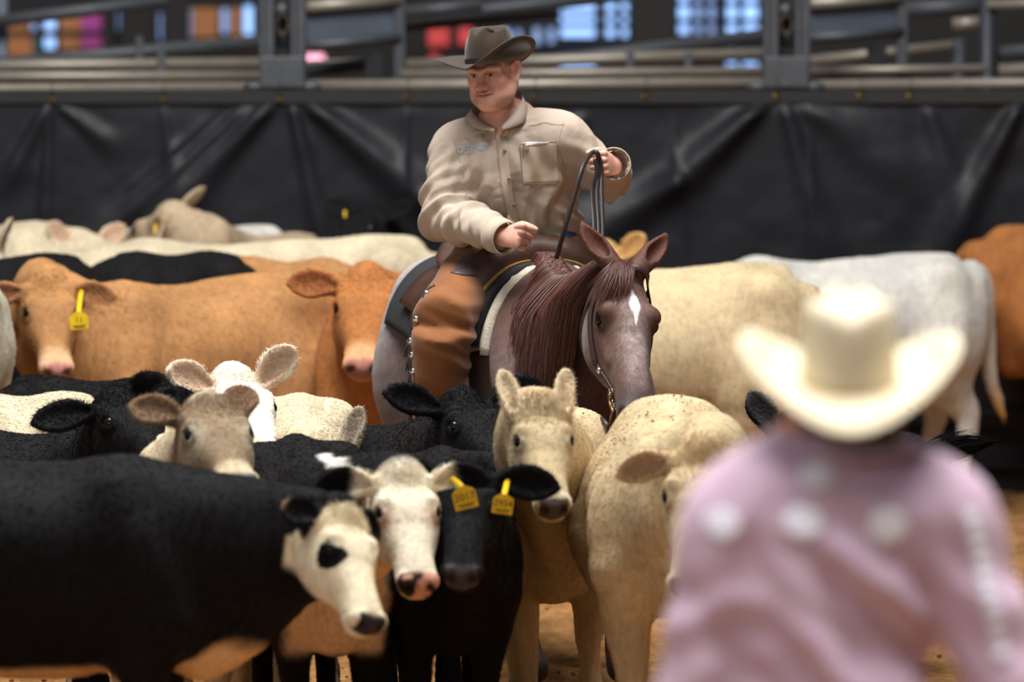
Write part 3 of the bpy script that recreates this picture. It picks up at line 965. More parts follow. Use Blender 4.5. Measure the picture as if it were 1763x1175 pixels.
    for g in (1, -1):
        ec = glo(hp(0.168, g * 0.079, -0.026))
        EV, EF = uvball(ec, 0.0225 * hs, 18, 12)
        put('eye', EV, EF, M_EYE, root)
    # fine coat: short strands that follow the lie of the hair
    NW = vnormals(G_, Q)
    if fuzz > 0:
        tri_a = np.linalg.norm(np.cross(G_[Q[:, 2]] - G_[Q[:, 0]], G_[Q[:, 3]] - G_[Q[:, 1]]), axis=1) / 2
        vis = ((CAM - G_[Q[:, 0]]) * NW[Q[:, 0]]).sum(1) > -0.9
        inhead = (inh + ear)[Q[:, 0]] > 0.4
        wgt = tri_a * np.where(inhead, 3.0, 1.0) * vis
        wgt = wgt * (wet[Q[:, 0]] < 0.3) * (eyem[Q[:, 0]] < 0.45)
        nh = int((22000 if fine < 0.008 else 9000) * fuzz)
        fi = RNG.choice(len(Q), nh, p=wgt / wgt.sum())
        a, b = RNG.random(nh)[:, None], RNG.random(nh)[:, None]
        q = Q[fi]
        root_p = (G_[q[:, 0]] * (1 - a) + G_[q[:, 1]] * a) * (1 - b) + (G_[q[:, 3]] * (1 - a) + G_[q[:, 2]] * a) * b
        nn = NW[q[:, 0]]
        flow = np.tile(-h * 0.8 - zz * 0.6, (nh, 1))
        ih = inh[q[:, 0]][:, None]; ie = ear[q[:, 0]][:, None]
        flow = flow * (1 - ih) + ih * (d * 0.9)[None, :] * np.where(U[q[:, 0]] < 0.13, -0.35, 0.8)[:, None] + ie * 0.4
        flow = flow + RNG.normal(0, 0.35, (nh, 3))
        flow = flow - nn * (flow * nn).sum(1)[:, None]
        poll_m = (inh[q[:, 0]] * sstep(0.17, 0.06, U[q[:, 0]]) * sstep(-0.09, -0.03, WW[q[:, 0]]))
        le = (0.007 + 0.005 * RNG.random(nh)) * (1 + 0.25 * ear[q[:, 0]]) * np.where(inh[q[:, 0]] > .5, 0.7, 1.0) * (1 + (0.5 + curl) * poll_m)
        lift = 0.38 + 0.2 * poll_m + 0.1 * ear[q[:, 0]] + 0.15 * RNG.random(nh)
        dirv = flow / np.maximum(1e-6, np.linalg.norm(flow, axis=1))[:, None]
        cw = RNG.normal(0, 1, (nh, 3)); ph = RNG.random(nh)[:, None] * 6.28

        def f(t):
            crl = (cw * np.sin(t * 5 + ph) * (poll_m * curl * 0.5)[:, None] * t) * le[:, None] * 0.6
            return root_p + (nn * (lift * t - 0.25 * t * t)[:, None] + dirv * t) * le[:, None] + crl
        hc_ = cc[q[:, 0], :3] * (0.88 + 0.26 * RNG.random(nh))[:, None]
        hair('coat_hair', root_p, f, hc_, M_FUR, root, radius=0.0007 if fine < 0.008 else 0.0011, steps=4)
    if specks:
        cand = np.nonzero((NW[:, 2] > 0.62) & (sl[:, 0] > -0.75) & (sl[:, 0] < 0.05) & (inh < 0.1))[0]
        ms = []
        for i_ in RNG.choice(cand, specks):
            r_ = RNG.uniform(0.0018, 0.0036)
            ms.append(uvball(G_[i_] + RNG.normal(0, 0.006, 3) * [1, 1, 0.1] + NW[i_] * 0.006, (r_, r_ * 1.4, r_ * 0.8), 6, 4))
        fv, ff = join(*ms)
        put('flies', fv, ff, M_EYE, root)['kind'] = 'stuff'
    info = dict(root=root, glo=glo, hp=lambda u, vv, w: glo(hp(u, vv, w)), ears=[(glo(b), ev @ R, nn @ R) for b, ev, nn in earN], hs=hs, earlen=earlen, S=lambda *a: glo(S(*a)), d=d, v=v, dz=dz)
    if eartag:
        side, text, size = eartag[:3]
        ear_tag(info, 0 if side == 'l' else 1, text, size, *(eartag[3:]))
    return info


def text_obj(name, body, size, mat_, parent, origin, xdir, ydir, extrude=0.0006):
    cu = bpy.data.curves.new(name, 'FONT')
    cu.body = body; cu.size = size; cu.align_x = 'CENTER'; cu.align_y = 'CENTER'; cu.extrude = extrude
    o = bpy.data.objects.new(name, cu)
    COL.objects.link(o)
    cu.materials.append(mat_)
    x, y = nrm(xdir), nrm(ydir); z = np.cross(x, y)
    M = Matrix(((x[0], y[0], z[0], 0), (x[1], y[1], z[1], 0), (x[2], y[2], z[2], 0), (0, 0, 0, 1)))
    M.translation = Vector(np.asarray(origin) - ORG[parent.name])
    me = bpy.data.meshes.new_from_object(o)            # lettering becomes plain mesh
    bpy.data.objects.remove(o)
    me.transform(M)
    me.materials.clear(); me.materials.append(mat_)
    o = bpy.data.objects.new(name, me)
    COL.objects.link(o)
    o.parent = parent
    ORG[o.name] = ORG[parent.name]
    return o


def ear_tag(info, i, text, size, at=None, tilt=0.0, frac=0.4, yawt=0.0):
    """plastic ear tag hanging from the ear; at = (px, py, D) of the tag's centre"""
    b, ev, nn = info['ears'][i]
    hole = b + ev * info['earlen'] * info['hs'] * frac + nn * 0.006
    c = P(*at) if at else hole + np.array([0, -0.03, -0.075])
    x = heading(90 + yawt); y = np.array([0, 0, 1.0])
    a = math.radians(tilt)
    xx = x * math.cos(a) + y * math.sin(a); yy = -x * math.sin(a) + y * math.cos(a)
    zc = np.cross(xx, yy)
    w, hgt = size, size * 0.98
    out = [(-.5, -.5), (.5, -.5), (.5, .22), (.42, .32), (.12, .5), (-.12, .5), (-.42, .32), (-.5, .22)]
    V = [c + xx * p[0] * w + yy * p[1] * hgt + zc * 0.0012 * q for q in (1, -1) for p in out]
    F = [tuple(range(8)), tuple(range(15, 7, -1))] + [(j, j + 8, (j + 1) % 8 + 8, (j + 1) % 8) for j in range(8)]
    t = put('ear_tag', np.array(V), F, M_TAG, info['root'], smooth=False)
    top = c + yy * hgt * 0.5
    NV, NF = pipe([top - yy * 0.004, (top + hole) / 2 + zc * 0.004, hole], [0.011 * size / 0.075] * 3, 8, up=zc, rh=0.0022, sub=4)
    put('tag_neck', NV, NF, M_TAG, t)
    BV, BF = uvball(hole, 0.008, 10, 6)
    put('tag_button', BV, BF, M_TAG, t)
    if text:
        text_obj('tag_number', text, size * 0.46, M_INK, t, c + yy * hgt * 0.02 + zc * 0.0016, xx, yy)
        ms = []
        for q, (dy, wd) in enumerate(((-0.29, 0.34), (-0.38, 0.26))):
            for e in np.linspace(-wd, wd, 8):
                ms.append(obox(c + xx * e * w + yy * dy * hgt + zc * 0.0016, (xx, yy, zc), (w * 0.032, hgt * 0.028, 0.0006)))
        pv, pf = join(*ms)
        put('fine_print', pv, pf, M_INK, t, smooth=False)
    return t


# ---- coat colours
BLACK = L3(21, 20, 22)
TAN = L3(170, 124, 80)
ORANGE = L3(164, 106, 60)
CREAM = L3(202, 188, 160)
CREAMY = L3(198, 178, 142)
WHITE = L3(214, 210, 202)
GREY = L3(142, 122, 98)
PINK = L3(214, 168, 146)
EARPINK = L3(196, 158, 132)


def p_plain(light_muz=None, dark=None, legs_dark=None, belly=None, head=None):
    def f(c, k, mix):
        if head is not None:
            c = mix(c, head, k['inh'] * 0.8)
        if belly is not None:
            c = mix(c, belly, sstep(0.60, 0.50, k['z'] + 0.05 * (k['no'] - .5)) * (k['z'] > 0.4))
        if legs_dark is not None:
            c = mix(c, legs_dark, sstep(0.55, 0.30, k['z']) * 0.8 * (1 - k['inh']))
        if dark is not None:
            c = mix(c, dark, k['inh'] * sstep(0.20, 0.08, k['U']) * 0.6 * sstep(.35, .65, k['no']))
        if light_muz is not None:
            c = mix(c, light_muz, k['inh'] * sstep(0.33, 0.40, k['U']) * 0.85)
        return c
    return f


def p_black(c, k, mix):
    return c


def p_2017(c, k, mix):
    f = k['inh'] * sstep(-0.245, -0.225, k['W'])
    c = mix(c, L3(238, 228, 206), f)
    # white throat and brisket
    br = sstep(0.05, 0.14, k['x'] + 0.04 * k['no']) * sstep(0.19, 0.14, np.abs(k['y']) + 0.03 * (k['no2'] - .5)) * sstep(0.86, 0.76, k['z']) * (1 - k['inh']) * sstep(0.42, 0.47, k['z'])
    c = mix(c, L3(234, 206, 174), br)
    # crest stripe
    cr = sstep(0.035, 0.012, np.abs(k['y'] + 0.02) + 0.03 * (k['no2'] - .5)) * sstep(-0.02, 0.05, k['x']) * sstep(0.9, 1.0, k['z']) * (1 - k['inh'])
    c = mix(c, WHITE, cr)
    c = mix(c, L3(226, 170, 140), k['inh'] * np.exp(-((k['U'] - 0.19) ** 2 / 0.0012 + (np.abs(k['V']) - 0.080) ** 2 / 0.0009 + (k['W'] + 0.025) ** 2 / 0.0012)) * 0.8)
    c = mix(c, L3(236, 224, 196), k['ear'] * sstep(0.6, 0.3, k['eart']))
    c = mix(c, BLACK, k['ear'] * sstep(0.40, 0.55, k['eart'] + 0.3 * (k['no'] - .5)))
    # pink and black nose
    pad = k['inh'] * sstep(0.405, 0.425, k['U'] - 0.2 * np.abs(k['W'] + .05)) * (k['W'] > -0.1)
    c = mix(c, L3(222, 168, 148), pad)
    c = mix(c, L3(58, 50, 52), pad * sstep(0.40, 0.52, k['no2'] + 2.4 * (0.03 - np.abs(np.abs(k['V']) - 0.036)) - 3 * np.maximum(0, k['W'] + 0.035)))
    leg = sstep(0.16, 0.10, k['z'])
    return mix(c, WHITE, leg)


def p_front(c, k, mix):
    f = k['inh'] * sstep(0.005, 0.02, k['U'] + 0.03 * (k['no'] - .5)) * sstep(-0.20, -0.165, k['W'] - 0.25 * (k['U'] - .2) + 0.05 * (k['no'] - .5))
    c = mix(c, L3(240, 228, 198), f)
    c = mix(c, L3(196, 176, 130), f * sstep(0.13, 0.05, k['U']) * 0.5 * k['no2'])
    pt = np.exp(-(((k['U'] - 0.192) / 0.046) ** 2 + ((k['W'] + 0.042) / 0.046) ** 2) ** 2) + 0.25 * (k['no2'] - .5)
    c = mix(c, BLACK, f * sstep(0.42, 0.5, pt) * (k['V'] < 0))
    c = mix(c, BLACK, k['inh'] * sstep(0.015, -0.012, k['U']) * 0.0)
    be = sstep(0.535, 0.50, k['z'] + 0.05 * (k['no'] - .5) + 0.25 * np.maximum(0, np.abs(k['y']) - 0.12)) * sstep(-1.0, -0.9, k['x']) * (k['z'] > 0.43) * (np.abs(k['y']) < 0.21) * sstep(0.1, 0.0, k['x'])
    c = mix(c, L3(214, 176, 128), be)
    br = sstep(0.10, 0.16, k['x']) * sstep(0.12, 0.09, np.abs(k['y']) + 0.05 * (k['no'] - .5)) * sstep(0.60, 0.54, k['z'] + 0.08 * (k['no'] - .5)) * (k['z'] > 0.40) * (1 - k['inh'])
    c = mix(c, L3(232, 196, 150), br)
    c = mix(c, BLACK, k['ear'])
    c = mix(c, L3(170, 140, 110), k['ear'] * sstep(0.8, 0.97, k['eart']))
    return c


def p_whitehead(c, k, mix):
    c = mix(c, L3(240, 234, 222), np.clip(k['inh'] + k['ear'], 0, 1))
    return mix(c, L3(236, 220, 192), k['ear'] * 0.6)


def p_grey(c, k, mix):
    c = mix(c, L3(222, 206, 176), (1 - k['inh']) * (1 - k['ear']))
    c = mix(c, L3(196, 184, 160), k['inh'] * np.exp(-((k['U'] - 0.19) ** 2 / 0.002 + (np.abs(k['V']) - 0.08) ** 2 / 0.0012)) * 0.7)
    c = mix(c, L3(206, 190, 160), k['inh'] * sstep(0.34, 0.40, k['U']))
    c = mix(c, L3(96, 78, 62), k['ear'] * sstep(.3, .7, k['no']) * 0.6)
    return c


def p_head_only(col):
    def f(c, k, mix):
        return mix(c, col, np.clip(k['inh'] + k['ear'], 0, 1))
    return f


def p_tailtip(c, k, mix):
    c = mix(c, L3(190, 188, 186), sstep(0.45, 0.65, k['no']) * 0.5)
    return mix(c, L3(188, 138, 78), sstep(0.62, 0.38, k['z']) * sstep(-1.02, -1.08, k['x']))
# ------------------------------------------------------------------ the herd
def herd():
    t0 = time.time()
    B = dict(fine=0.010, coarse=0.019, fuzz=0.6)
    # far row along the tarp
    cow('tan steer facing us from a broadside body, yellow ear tag with dark digits', (205, 497, 21.1), -58, (82, 476, 20.85), (101, 632), TAN, L=0.47, hs=1.06, paint=p_plain(L3(214, 178, 138)), nose=(190, 134, 124), inner=L3(150, 104, 72),
        ears=((0.95, -0.22, 0.02), (0.95, -0.18, 0.02)), eartag=('l', '11', 0.066, (136, 552, 20.6), 4, 0.22), blen=0.68, girth=1.0, headw=1.12,
        folds=[((0.12, -0.15, 0.75), 0.30, (1, 0, -0.15), 0.085, 0.016), ((-0.30, -0.25, 0.80), 0.25, (1, 0, 0.1), 0.14, 0.006)], tail=[(-1.16, 0, 1.02), (-1.235, -0.02, 0.95), (-1.26, -0.04, 0.7), (-1.25, -0.03, 0.35)], **B)
    cow('orange tan steer facing us straight on, between the tan broadside steer and the horse', (660, 498, 20.95), 4, (632, 470, 20.5), (622, 622), ORANGE, L=0.47, hs=1.15, paint=p_plain(L3(208, 160, 116)), nose=(180, 122, 108), inner=L3(136, 80, 48),
        ears=((0.93, 0.22, 0.1), (0.93, 0.2, 0.1)), eartag=('l', '', 0.05, (719, 497, 20.4), 0), headw=1.15, blen=0.6, girth=0.85, **B)
    cow('orange tan steer behind the tan broadside one, only its back line showing', (560, 458, 22.1), 78, (650, 490, 22.1), (710, 590), TAN, blen=0.36, girth=0.85, **B)
    cow('long cream steer standing crosswise, its back one pale line above the tan ones', (250, 425, 22.8), -85, (72, 452, 22.8), (25, 540), CREAM, blen=0.95, girth=0.82, **B)
    cow('grey tan steer with raised head lying over a cream back, thin yellow tag', (400, 415, 23.9), -85, (292, 360, 23.5), (172, 424), L3(172, 152, 126), L=0.46, hs=1.06, paint=p_plain(L3(184, 172, 152)), nose=(60, 56, 56),
        ears=((0.6, -0.2, 0.5), (0.5, 0.45, 0.7)), eartag=('l', '', 0.034, None, 0, 0.5), sgn=1, face=-115, blen=0.30, girth=0.75, inner=L3(120, 96, 74), **B)
    cow('white steer with only its rump showing beside the raised grey head', (250, 402, 24.28), -92, (150, 470, 24.28), (90, 540), WHITE, blen=0.50, girth=0.75, **B)
    cow('grey cream steer with only its rump showing under the black ear', (500, 430, 23.35), -92, (400, 470, 23.35), (350, 560), L3(190, 178, 156), blen=0.42, girth=0.8, **B)
    cow('black steer against the black tarp with a thin yellow tag', (715, 412, 24.05), -70, (640, 362, 23.8), (560, 425), BLACK, L=0.46, blen=0.55, girth=0.85, ears=((0.8, 0.5, 0.2), (0.8, 0.5, 0.2)), eartag=('r', '', 0.034, None, 0, 0.3), **B)
    cow('cream steer at the far corner with a pink ear raised', (60, 396, 23.4), 78, (140, 412, 23.35), (215, 500), CREAM, inner=EARPINK, ears=((0.7, 0.6, 0.3), (0.5, 0.7, 0.4)), blen=0.8, girth=0.85, **B)
    cow('grey cream steer cut by the picture edge, one dark ear held up', (-165, 425, 22.55), 88, (-34, 416, 22.5), (0, 520), L3(190, 176, 150), inner=L3(120, 96, 80), ears=((0.3, 0.85, 0.4), (0.3, 0.85, 0.4)), ear_n=((1, 0.1, 0.5), (1, 0.1, 0.5)), **B)
    cow('black steer standing behind the tan broadside steer, only its back line showing', (225, 449, 22.05), -86, (120, 490, 22.0), (80, 580), BLACK, blen=0.36, girth=0.85, **B)
    cow('black steer cut by the picture edge, its black hump beside the tan face', (-75, 452, 21.85), -88, (-260, 480, 21.8), (-310, 580), BLACK, blen=0.40, girth=0.85, **B)
    cow('cream white steer cut by the picture edge beside the tan face', (-512, 470, 20.3), -88, (-730, 470, 20.25), (-800, 610), L3(186, 178, 160), blen=0.76, **B)
    cow('tan steer behind the horse, one upright ear beside the horse ears', (1010, 432, 23.2), 30, (1038, 428, 22.8), (1030, 520), L3(200, 164, 106), inner=L3(196, 150, 96), ears=((0.62, 0.8, 0.1), (0.62, 0.8, 0.1)), hs=0.98, blen=0.5, girth=0.8, **B)
    cow('cream tan steer seen from the side behind the horse head', (955, 472, 21.35), -82, (812, 520, 21.3), (775, 650), CREAMY, paint=p_plain(belly=L3(220, 202, 166)), blen=0.77, tail=[(-1.17, 0, 1.0), (-1.225, -0.02, 0.97), (-1.245, -0.05, 0.75), (-1.235, -0.05, 0.5)],  # pale belly hair, with the lit flank fold painted into it
        folds=[((-0.3, -0.2, 0.8), 0.3, (1, 0, 0.3), 0.20, 0.012), ((-0.85, -0.2, 0.8), 0.22, (1, 0, -0.3), 0.16, 0.010)], **B)
    cow('orange brown steer in the shade under the cream tan one', (1180, 520, 22.5), -90, (1040, 560, 22.5), (990, 660), ORANGE, scale=0.95, blen=0.6, girth=0.9, **B)
    cow('white steer broadside by the tarp with long hanging tail', (1300, 455, 23.5), -72, (1230, 520, 23.3), (1190, 620), WHITE, blen=0.86, tailr=1.5, paint=p_tailtip, tail=[(-1.17, 0, 1.02), (-1.24, 0.0, 0.97), (-1.26, 0.02, 0.75), (-1.29, 0.02, 0.5), (-1.44, 0.03, 0.26)], spots=0.12, legs=((0, 0), (0, 0), (0.02, 0), (0.10, 0.0)),
        folds=[((-0.5, -0.2, 0.8), 0.3, (1, 0, 0.3), 0.22, 0.014)], **B)
    cow('orange tan steer at the picture edge beyond the white one', (2165, 405, 24.15), 88, (2270, 430, 24.1), (2330, 540), ORANGE, legs=((0, 0), (0, 0), (0.35, 0.1), (0.38, 0.1)), **B)
    # front group
    cow('cream steer half hidden behind the black calves, cut by the picture edge', (-30, 690, 18.3), -96, (-150, 720, 18.2), (-210, 800), CREAM, blen=0.36, girth=0.9)
    cow('black calf behind the cream back with raised ears near the white head', (240, 664, 19.55), 75, (335, 656, 19.35), (390, 750), BLACK, ears=((0.9, 0.3, 0.2), (0.9, 0.3, 0.2)), sgn=1, blen=0.5, girth=0.9)
    cow('black calf looking over the big black back, one wide ear out sideways', (140, 755, 17.75), 78, (200, 684, 17.4), (290, 770), BLACK, ears=((0.9, 0.25, 0.2), (0.95, -0.06, 0.25)), nose=(74, 74, 80), blen=0.5, girth=0.9, hs=1.12)
    cow('grey brown calf with pale body peeping over the big black back', (318, 775, 16.75), -8, (358, 694, 16.3), (414, 812), GREY, paint=p_grey, ears=((0.28, 0.35, 0.9), (0.82, 0.22, 0.5)), earlen=0.165, nose=(92, 88, 90), inner=L3(120, 92, 70), headw=1.05, hs=1.1, blen=0.42, girth=0.8)
    cow('white faced calf with tall pale ears, looking away behind the grey brown calf', (335, 730, 18.4), 22, (402, 642, 17.8), (474, 785), L3(222, 212, 196), paint=p_whitehead, ears=((0.55, 0.85, 0.2), (0.85, 0.55, 0.1)), nose=(226, 150, 140), inner=L3(212, 180, 152), blen=0.45, girth=0.75, hs=1.1)
    cow('cream calf behind the tag 2017 calf, its hump and one grey ear showing', (515, 712, 18.1), 2, (558, 752, 17.6), (592, 880), CREAM, blen=0.45, girth=0.78, earw=0.7, ears=((0.30, 0.65, 0.7), (0.9, 0.2, 0.1)), inner=L3(150, 136, 120))
    cow('black calf with a white face and ear tag 2017', (565, 798, 16.5), 12, (692, 806, 15.95), (726, 1000), BLACK, L=0.47, paint=p_2017, nose=None, ears=((0.93, 0.25, 0.05), (0.97, 0.12, 0.1)), eartag=('l', '2017', 0.066, (800, 857, 15.8), 14), curl=0.35, inner=None, headw=1.06, blen=0.62, girth=0.85)
    cow('big black calf in front with a white face and black eye patch', (225, 799, 15.45), 84, (590, 876, 15.35), (652, 1062), BLACK, L=0.46, hs=0.97, paint=p_front, sgn=-1, blen=1.05, ears=((0.75, -0.1, 0.6), (0.80, -0.1, 0.62)), nose=(52, 50, 52), face=48, deep=0.95, curl=0.45, earlen=0.13)
    cow('black calf facing us with ear tag 2954', (775, 815, 16.6), 4, (805, 800, 16.05), (793, 984), BLACK, L=0.48, ears=((0.95, 0.0, 0.1), (0.9, 0.3, 0.1)), eartag=('l', '2954', 0.058, (866, 868, 15.85), -8, 0.22), blen=0.62, girth=0.88, hs=1.06)
    cow('black calf resting its head over the back of another black calf', (722, 752, 18.0), 4, (795, 682, 17.45), (880, 794), BLACK, ears=((0.8, 0.4, 0.3), (0.95, 0.45, 0.15)), earlen=0.21, nose=(40, 40, 44), blen=0.42, girth=0.95, hs=1.08)
    cow('cream calf with curly poll and upright ears, dark wet nose', (955, 742, 17.4), -2, (928, 690, 16.6), (958, 872), CREAMY, L=0.49, paint=p_plain(L3(206, 192, 164), dark=L3(150, 116, 70)), ears=((0.14, 0.42, 0.95), (0.20, 0.42, 0.95)), earw=0.68, earlen=0.19, ear_n=((0.3, 1, 0.2), (0.3, 1, 0.2)), nose=(84, 76, 74), inner=L3(216, 196, 166), curl=0.9, headw=1.0, legs=((0.0, 0), (0.22, 0.05), (0, 0), (0, 0)), blen=0.60, girth=0.86, deep=0.92, hook=0.6, tn=1.95, specks=24)
    cow('cream calf with lowered head and drooping ears, beside the cream straw hat', (1168, 734, 16.45), 1, (1210, 762, 15.9), (1178, 1025), CREAMY, L=0.5, hs=1.14, paint=p_plain(L3(206, 190, 152)), girth=0.98, deep=0.86, specks=90, hook=0.45, tn=1.75, ears=((0.96, -0.05, 0.05), (0.94, -0.30, 0.10)), earw=0.8, earlen=0.17, inner=L3(190, 160, 128), curl=0.8, nose=(120, 90, 80), legs=((-0.04, 0), (0.06, 0.02), (0, 0), (0, 0)), blen=0.62)
    bc = cow('black calf behind the straw hat man, one upright ear showing', (1420, 770, 18.7), -22, (1368, 722, 18.2), (1400, 840), BLACK, ears=((0.8, 0.6, 0.2), (0.45, 0.75, 0.5)), blen=0.75, inner=L3(66, 64, 68),
             tail=[(-1.16, 0, 0.98), (-1.26, 0.06, 0.93), (-1.3, 0.2, 0.84), (-1.3, 0.34, 0.86)])
    # its tail swings out sideways, long black switch
    N = 420
    a = P(1530, 806, 18.9); b = P(1700, 762, 18.85); m_ = P(1600, 776, 18.85)
    st = RNG.random(N)[:, None] * 0.45
    sp = RNG.normal(0, 1, (N, 3)) * [0.010, 0.012, 0.014]
    ex = 0.75 + 0.35 * RNG.random(N)[:, None]

    def sw(t):
        u = st + (ex - st) * t
        return a * (1 - u) ** 2 + 2 * u * (1 - u) * m_ + u * u * b + sp * (0.5 + 1.6 * t) * np.sin(u * 2.6 + 0.3)
    hair('tail_switch', a + sp, sw, np.tile(L3(20, 18, 18), (N, 1)), M_FUR, bc['root'], radius=0.0022, steps=7)
    print('herd', time.time() - t0)


herd()
# ------------------------------------------------------------------ horse
HTRUNK = np.array([  # x from withers, top, bottom, half width
    (-1.24, 1.12, 0.94, 0.09), (-1.14, 1.29, 0.82, 0.19), (-0.95, 1.40, 0.74, 0.25), (-0.68, 1.375, 0.72, 0.265), (-0.42, 1.345, 0.69, 0.275),
    (-0.16, 1.375, 0.67, 0.265), (0.0, 1.425, 0.66, 0.235), (0.20, 1.36, 0.67, 0.225), (0.38, 1.22, 0.73, 0.205), (0.49, 1.08, 0.82, 0.14)])
HHEAD = np.array([
    (-0.02, -0.03, -0.13, 0.055), (0.04, 0.004, -0.18, 0.074), (0.11, 0.016, -0.245, 0.086), (0.19, 0.016, -0.272, 0.090), (0.27, 0.008, -0.245, 0.077), (0.35, 0.000, -0.185, 0.062),
    (0.43, -0.004, -0.150, 0.053), (0.50, -0.010, -0.142, 0.055), (0.55, -0.022, -0.140, 0.056), (0.580, -0.045, -0.125, 0.044)])
M_HORSE = mat('roan_coat', rough=0.62, attr=True, coatw=True, noise=(140, 0.22), bump=(220, 0.25, 0.003), sheen=0.05, spec=0.22, stretch=(1, 1, 0.4))
M_MANE = mat('mane_hair', rough=0.42, attr=True, spec=0.5)
HORSE = {}


def build_horse():
    W = (942, 463, 18.85)
    yaw = 20.0
    Wp = P(*W); s = Wp[2] / 1.425
    org = np.array([Wp[0], Wp[1], 0.0])
    h = heading(yaw); l = np.array([-h[1], h[0], 0.0]); zz = np.array([0, 0, 1.0])
    R = np.stack([h, l, zz])
    loc = lambda p: (np.asarray(p) - org) @ R.T
    glo = lambda q: np.asarray(q) @ R + org
    S = lambda x, y, z: np.array([x * s, y * s, z * s])
    hs = s * 1.07
    pl = P(1078, 456, 18.12)
    hl = 0.575 * hs
    r = ray(1110, 708); o = CAM - pl
    A, B, C_ = r @ r, 2 * o @ r, o @ o - hl * hl
    disc = max(0, B * B - 4 * A * C_)
    d = nrm(CAM + r * ((-B - math.sqrt(disc)) / (2 * A)) - pl)
    hh = heading(30)
    dz = nrm((hh + zz) - d * ((hh + zz) @ d))
    a = math.radians(3); cr = np.cross(d, dz); dz = dz * math.cos(a) + cr * math.sin(a)
    v = np.cross(dz, d)
    pL, dL, dzL, vL = loc(pl), R @ d, R @ dz, R @ v
    hp = lambda u, vv, w: pL + (dL * u + vL * vv + dzL * w) * hs
    pts = np.array([hp(0.6, 0, -0.1), hp(0.2, 0.12, -0.28), hp(0.2, -0.12, -0.28), hp(0, 0, 0.06), hp(-0.22, 0.14, 0.02), hp(-0.22, -0.14, 0.02), hp(0.2, 0, 0.05)])
    flo, fhi = pts.min(0) - 0.02, pts.max(0) + 0.02
    lo = np.minimum(flo, [-1.36 * s, -0.36 * s, -0.01]) - 0.02
    hi = np.maximum(fhi, [0.6 * s, 0.36 * s, 1.5 * s]) + 0.02
    fd = Field(lo, hi, 0.017, [(flo, fhi, 0.0062)])
    T = HTRUNK
    fd.tube([S(q[0], 0, (q[1] + q[2]) / 2) for q in T], T[:, 3] * s, (T[:, 1] - T[:, 2]) / 2 * s, n=2.2, k=0.02, cap=0.07)
    fd.tube([S(-0.25, 0, 1.33), S(-0.05, 0, 1.385), S(0.08, 0, 1.37)], 0.04 * s, k=0.08)
    for g in (1, -1):
        fd.tube([S(0.05, g * 0.10, 1.28), S(0.22, g * 0.17, 1.08), S(0.36, g * 0.17, 0.95)], np.array([0.07, 0.11, 0.10]) * s, k=0.09)
        fd.tube([S(-0.92, g * 0.12, 1.25), S(-0.85, g * 0.19, 0.98), S(-0.80, g * 0.18, 0.78)], np.array([0.13, 0.17, 0.13]) * s, k=0.1)
        fd.tube([S(-1.12, g * 0.11, 1.15), S(-1.10, g * 0.13, 0.92), S(-1.04, g * 0.13, 0.72)], np.array([0.10, 0.115, 0.085]) * s, k=0.09)
        dx = 0.05 if g > 0 else -0.03
        fd.tube([S(0.22, g * 0.17, 0.86), S(0.23, g * 0.165, 0.66), S(0.25 + dx, g * 0.15, 0.45), S(0.24 + dx, g * 0.15, 0.28), S(0.24 + dx, g * 0.15, 0.14), S(0.30 + dx, g * 0.15, 0.04)], np.array([0.10, 0.075, 0.05, 0.032, 0.04, 0.055]) * s, np.array([0.12, 0.09, 0.055, 0.038, 0.042, 0.055]) * s, up=(1, 0, 0), k=0.04)
        fd.tube([S(-0.83, g * 0.17, 0.85), S(-0.93, g * 0.16, 0.70), S(-1.10, g * 0.14, 0.55), S(-1.07, g * 0.14, 0.32), S(-1.04, g * 0.14, 0.14), S(-0.98, g * 0.14, 0.04)], np.array([0.13, 0.085, 0.045, 0.036, 0.042, 0.055]) * s, np.array([0.16, 0.10, 0.065, 0.042, 0.044, 0.055]) * s, up=(1, 0, 0), k=0.05)
    E = hp(0.045, 0, -0.10)
    arr = nrm(dL * 0.35 + dzL * 0.75 + np.array([0.2, 0, 0.25]))
    E2 = E - arr * 0.26 * s
    n0, n1 = S(0.02, 0, 1.06), S(0.24, 0, 1.12)
    ux = np.array([-0.55, 0, 0.85])
    ncurve = np.array([n0, n1, E2, E]); nrh = np.array([0.36, 0.30, 0.185, 0.125]) * s; nup = np.array([ux, ux, nrm(ux + dzL * 0.8), nrm(dzL - dL * 0.4)])
    fd.tube(ncurve, np.array([0.19, 0.155, 0.088, 0.070]) * s, nrh, up=nup, k=0.07, sub=8)
    H = HHEAD
    fd.tube(np.array([hp(q[0], 0, (q[1] + q[2]) / 2) for q in H]), H[:, 3] * hs, (H[:, 1] - H[:, 2]) / 2 * hs, up=dzL, n=2.5, k=0.03, cap=0.02, sub=4)
    for g in (1, -1):
        fd.ball(hp(0.15, g * 0.058, -0.155), (0.11 * hs, 0.034 * hs, 0.105 * hs), k=0.03, axis=dL, up=dzL)     # cheek
        fd.ball(hp(0.178, g * 0.078, -0.028), 0.030 * hs, k=0.03)                                              # brow
        fd.ball(hp(0.195, g * 0.096, -0.052), (0.027 * hs, 0.017 * hs, 0.021 * hs), k=0.008, sign=-1, axis=dL, up=dzL)
        er = [hp(0.195 + 0.031 * math.cos(q), g * (0.090 - 0.006 * math.cos(q)), -0.052 + 0.021 * math.sin(q)) for q in np.linspace(0, 2 * math.pi, 11)]
        fd.tube(er, 0.0065 * hs, k=0.007, sub=1)
        fd.tube([hp(0.24, g * 0.072, -0.09), hp(0.33, g * 0.062, -0.085)], 0.012 * hs, k=0.02)                 # facial crest
        fd.ball(hp(0.55, g * 0.044, -0.055), (0.034 * hs, 0.020 * hs, 0.028 * hs), k=0.02, axis=dL, up=dzL)
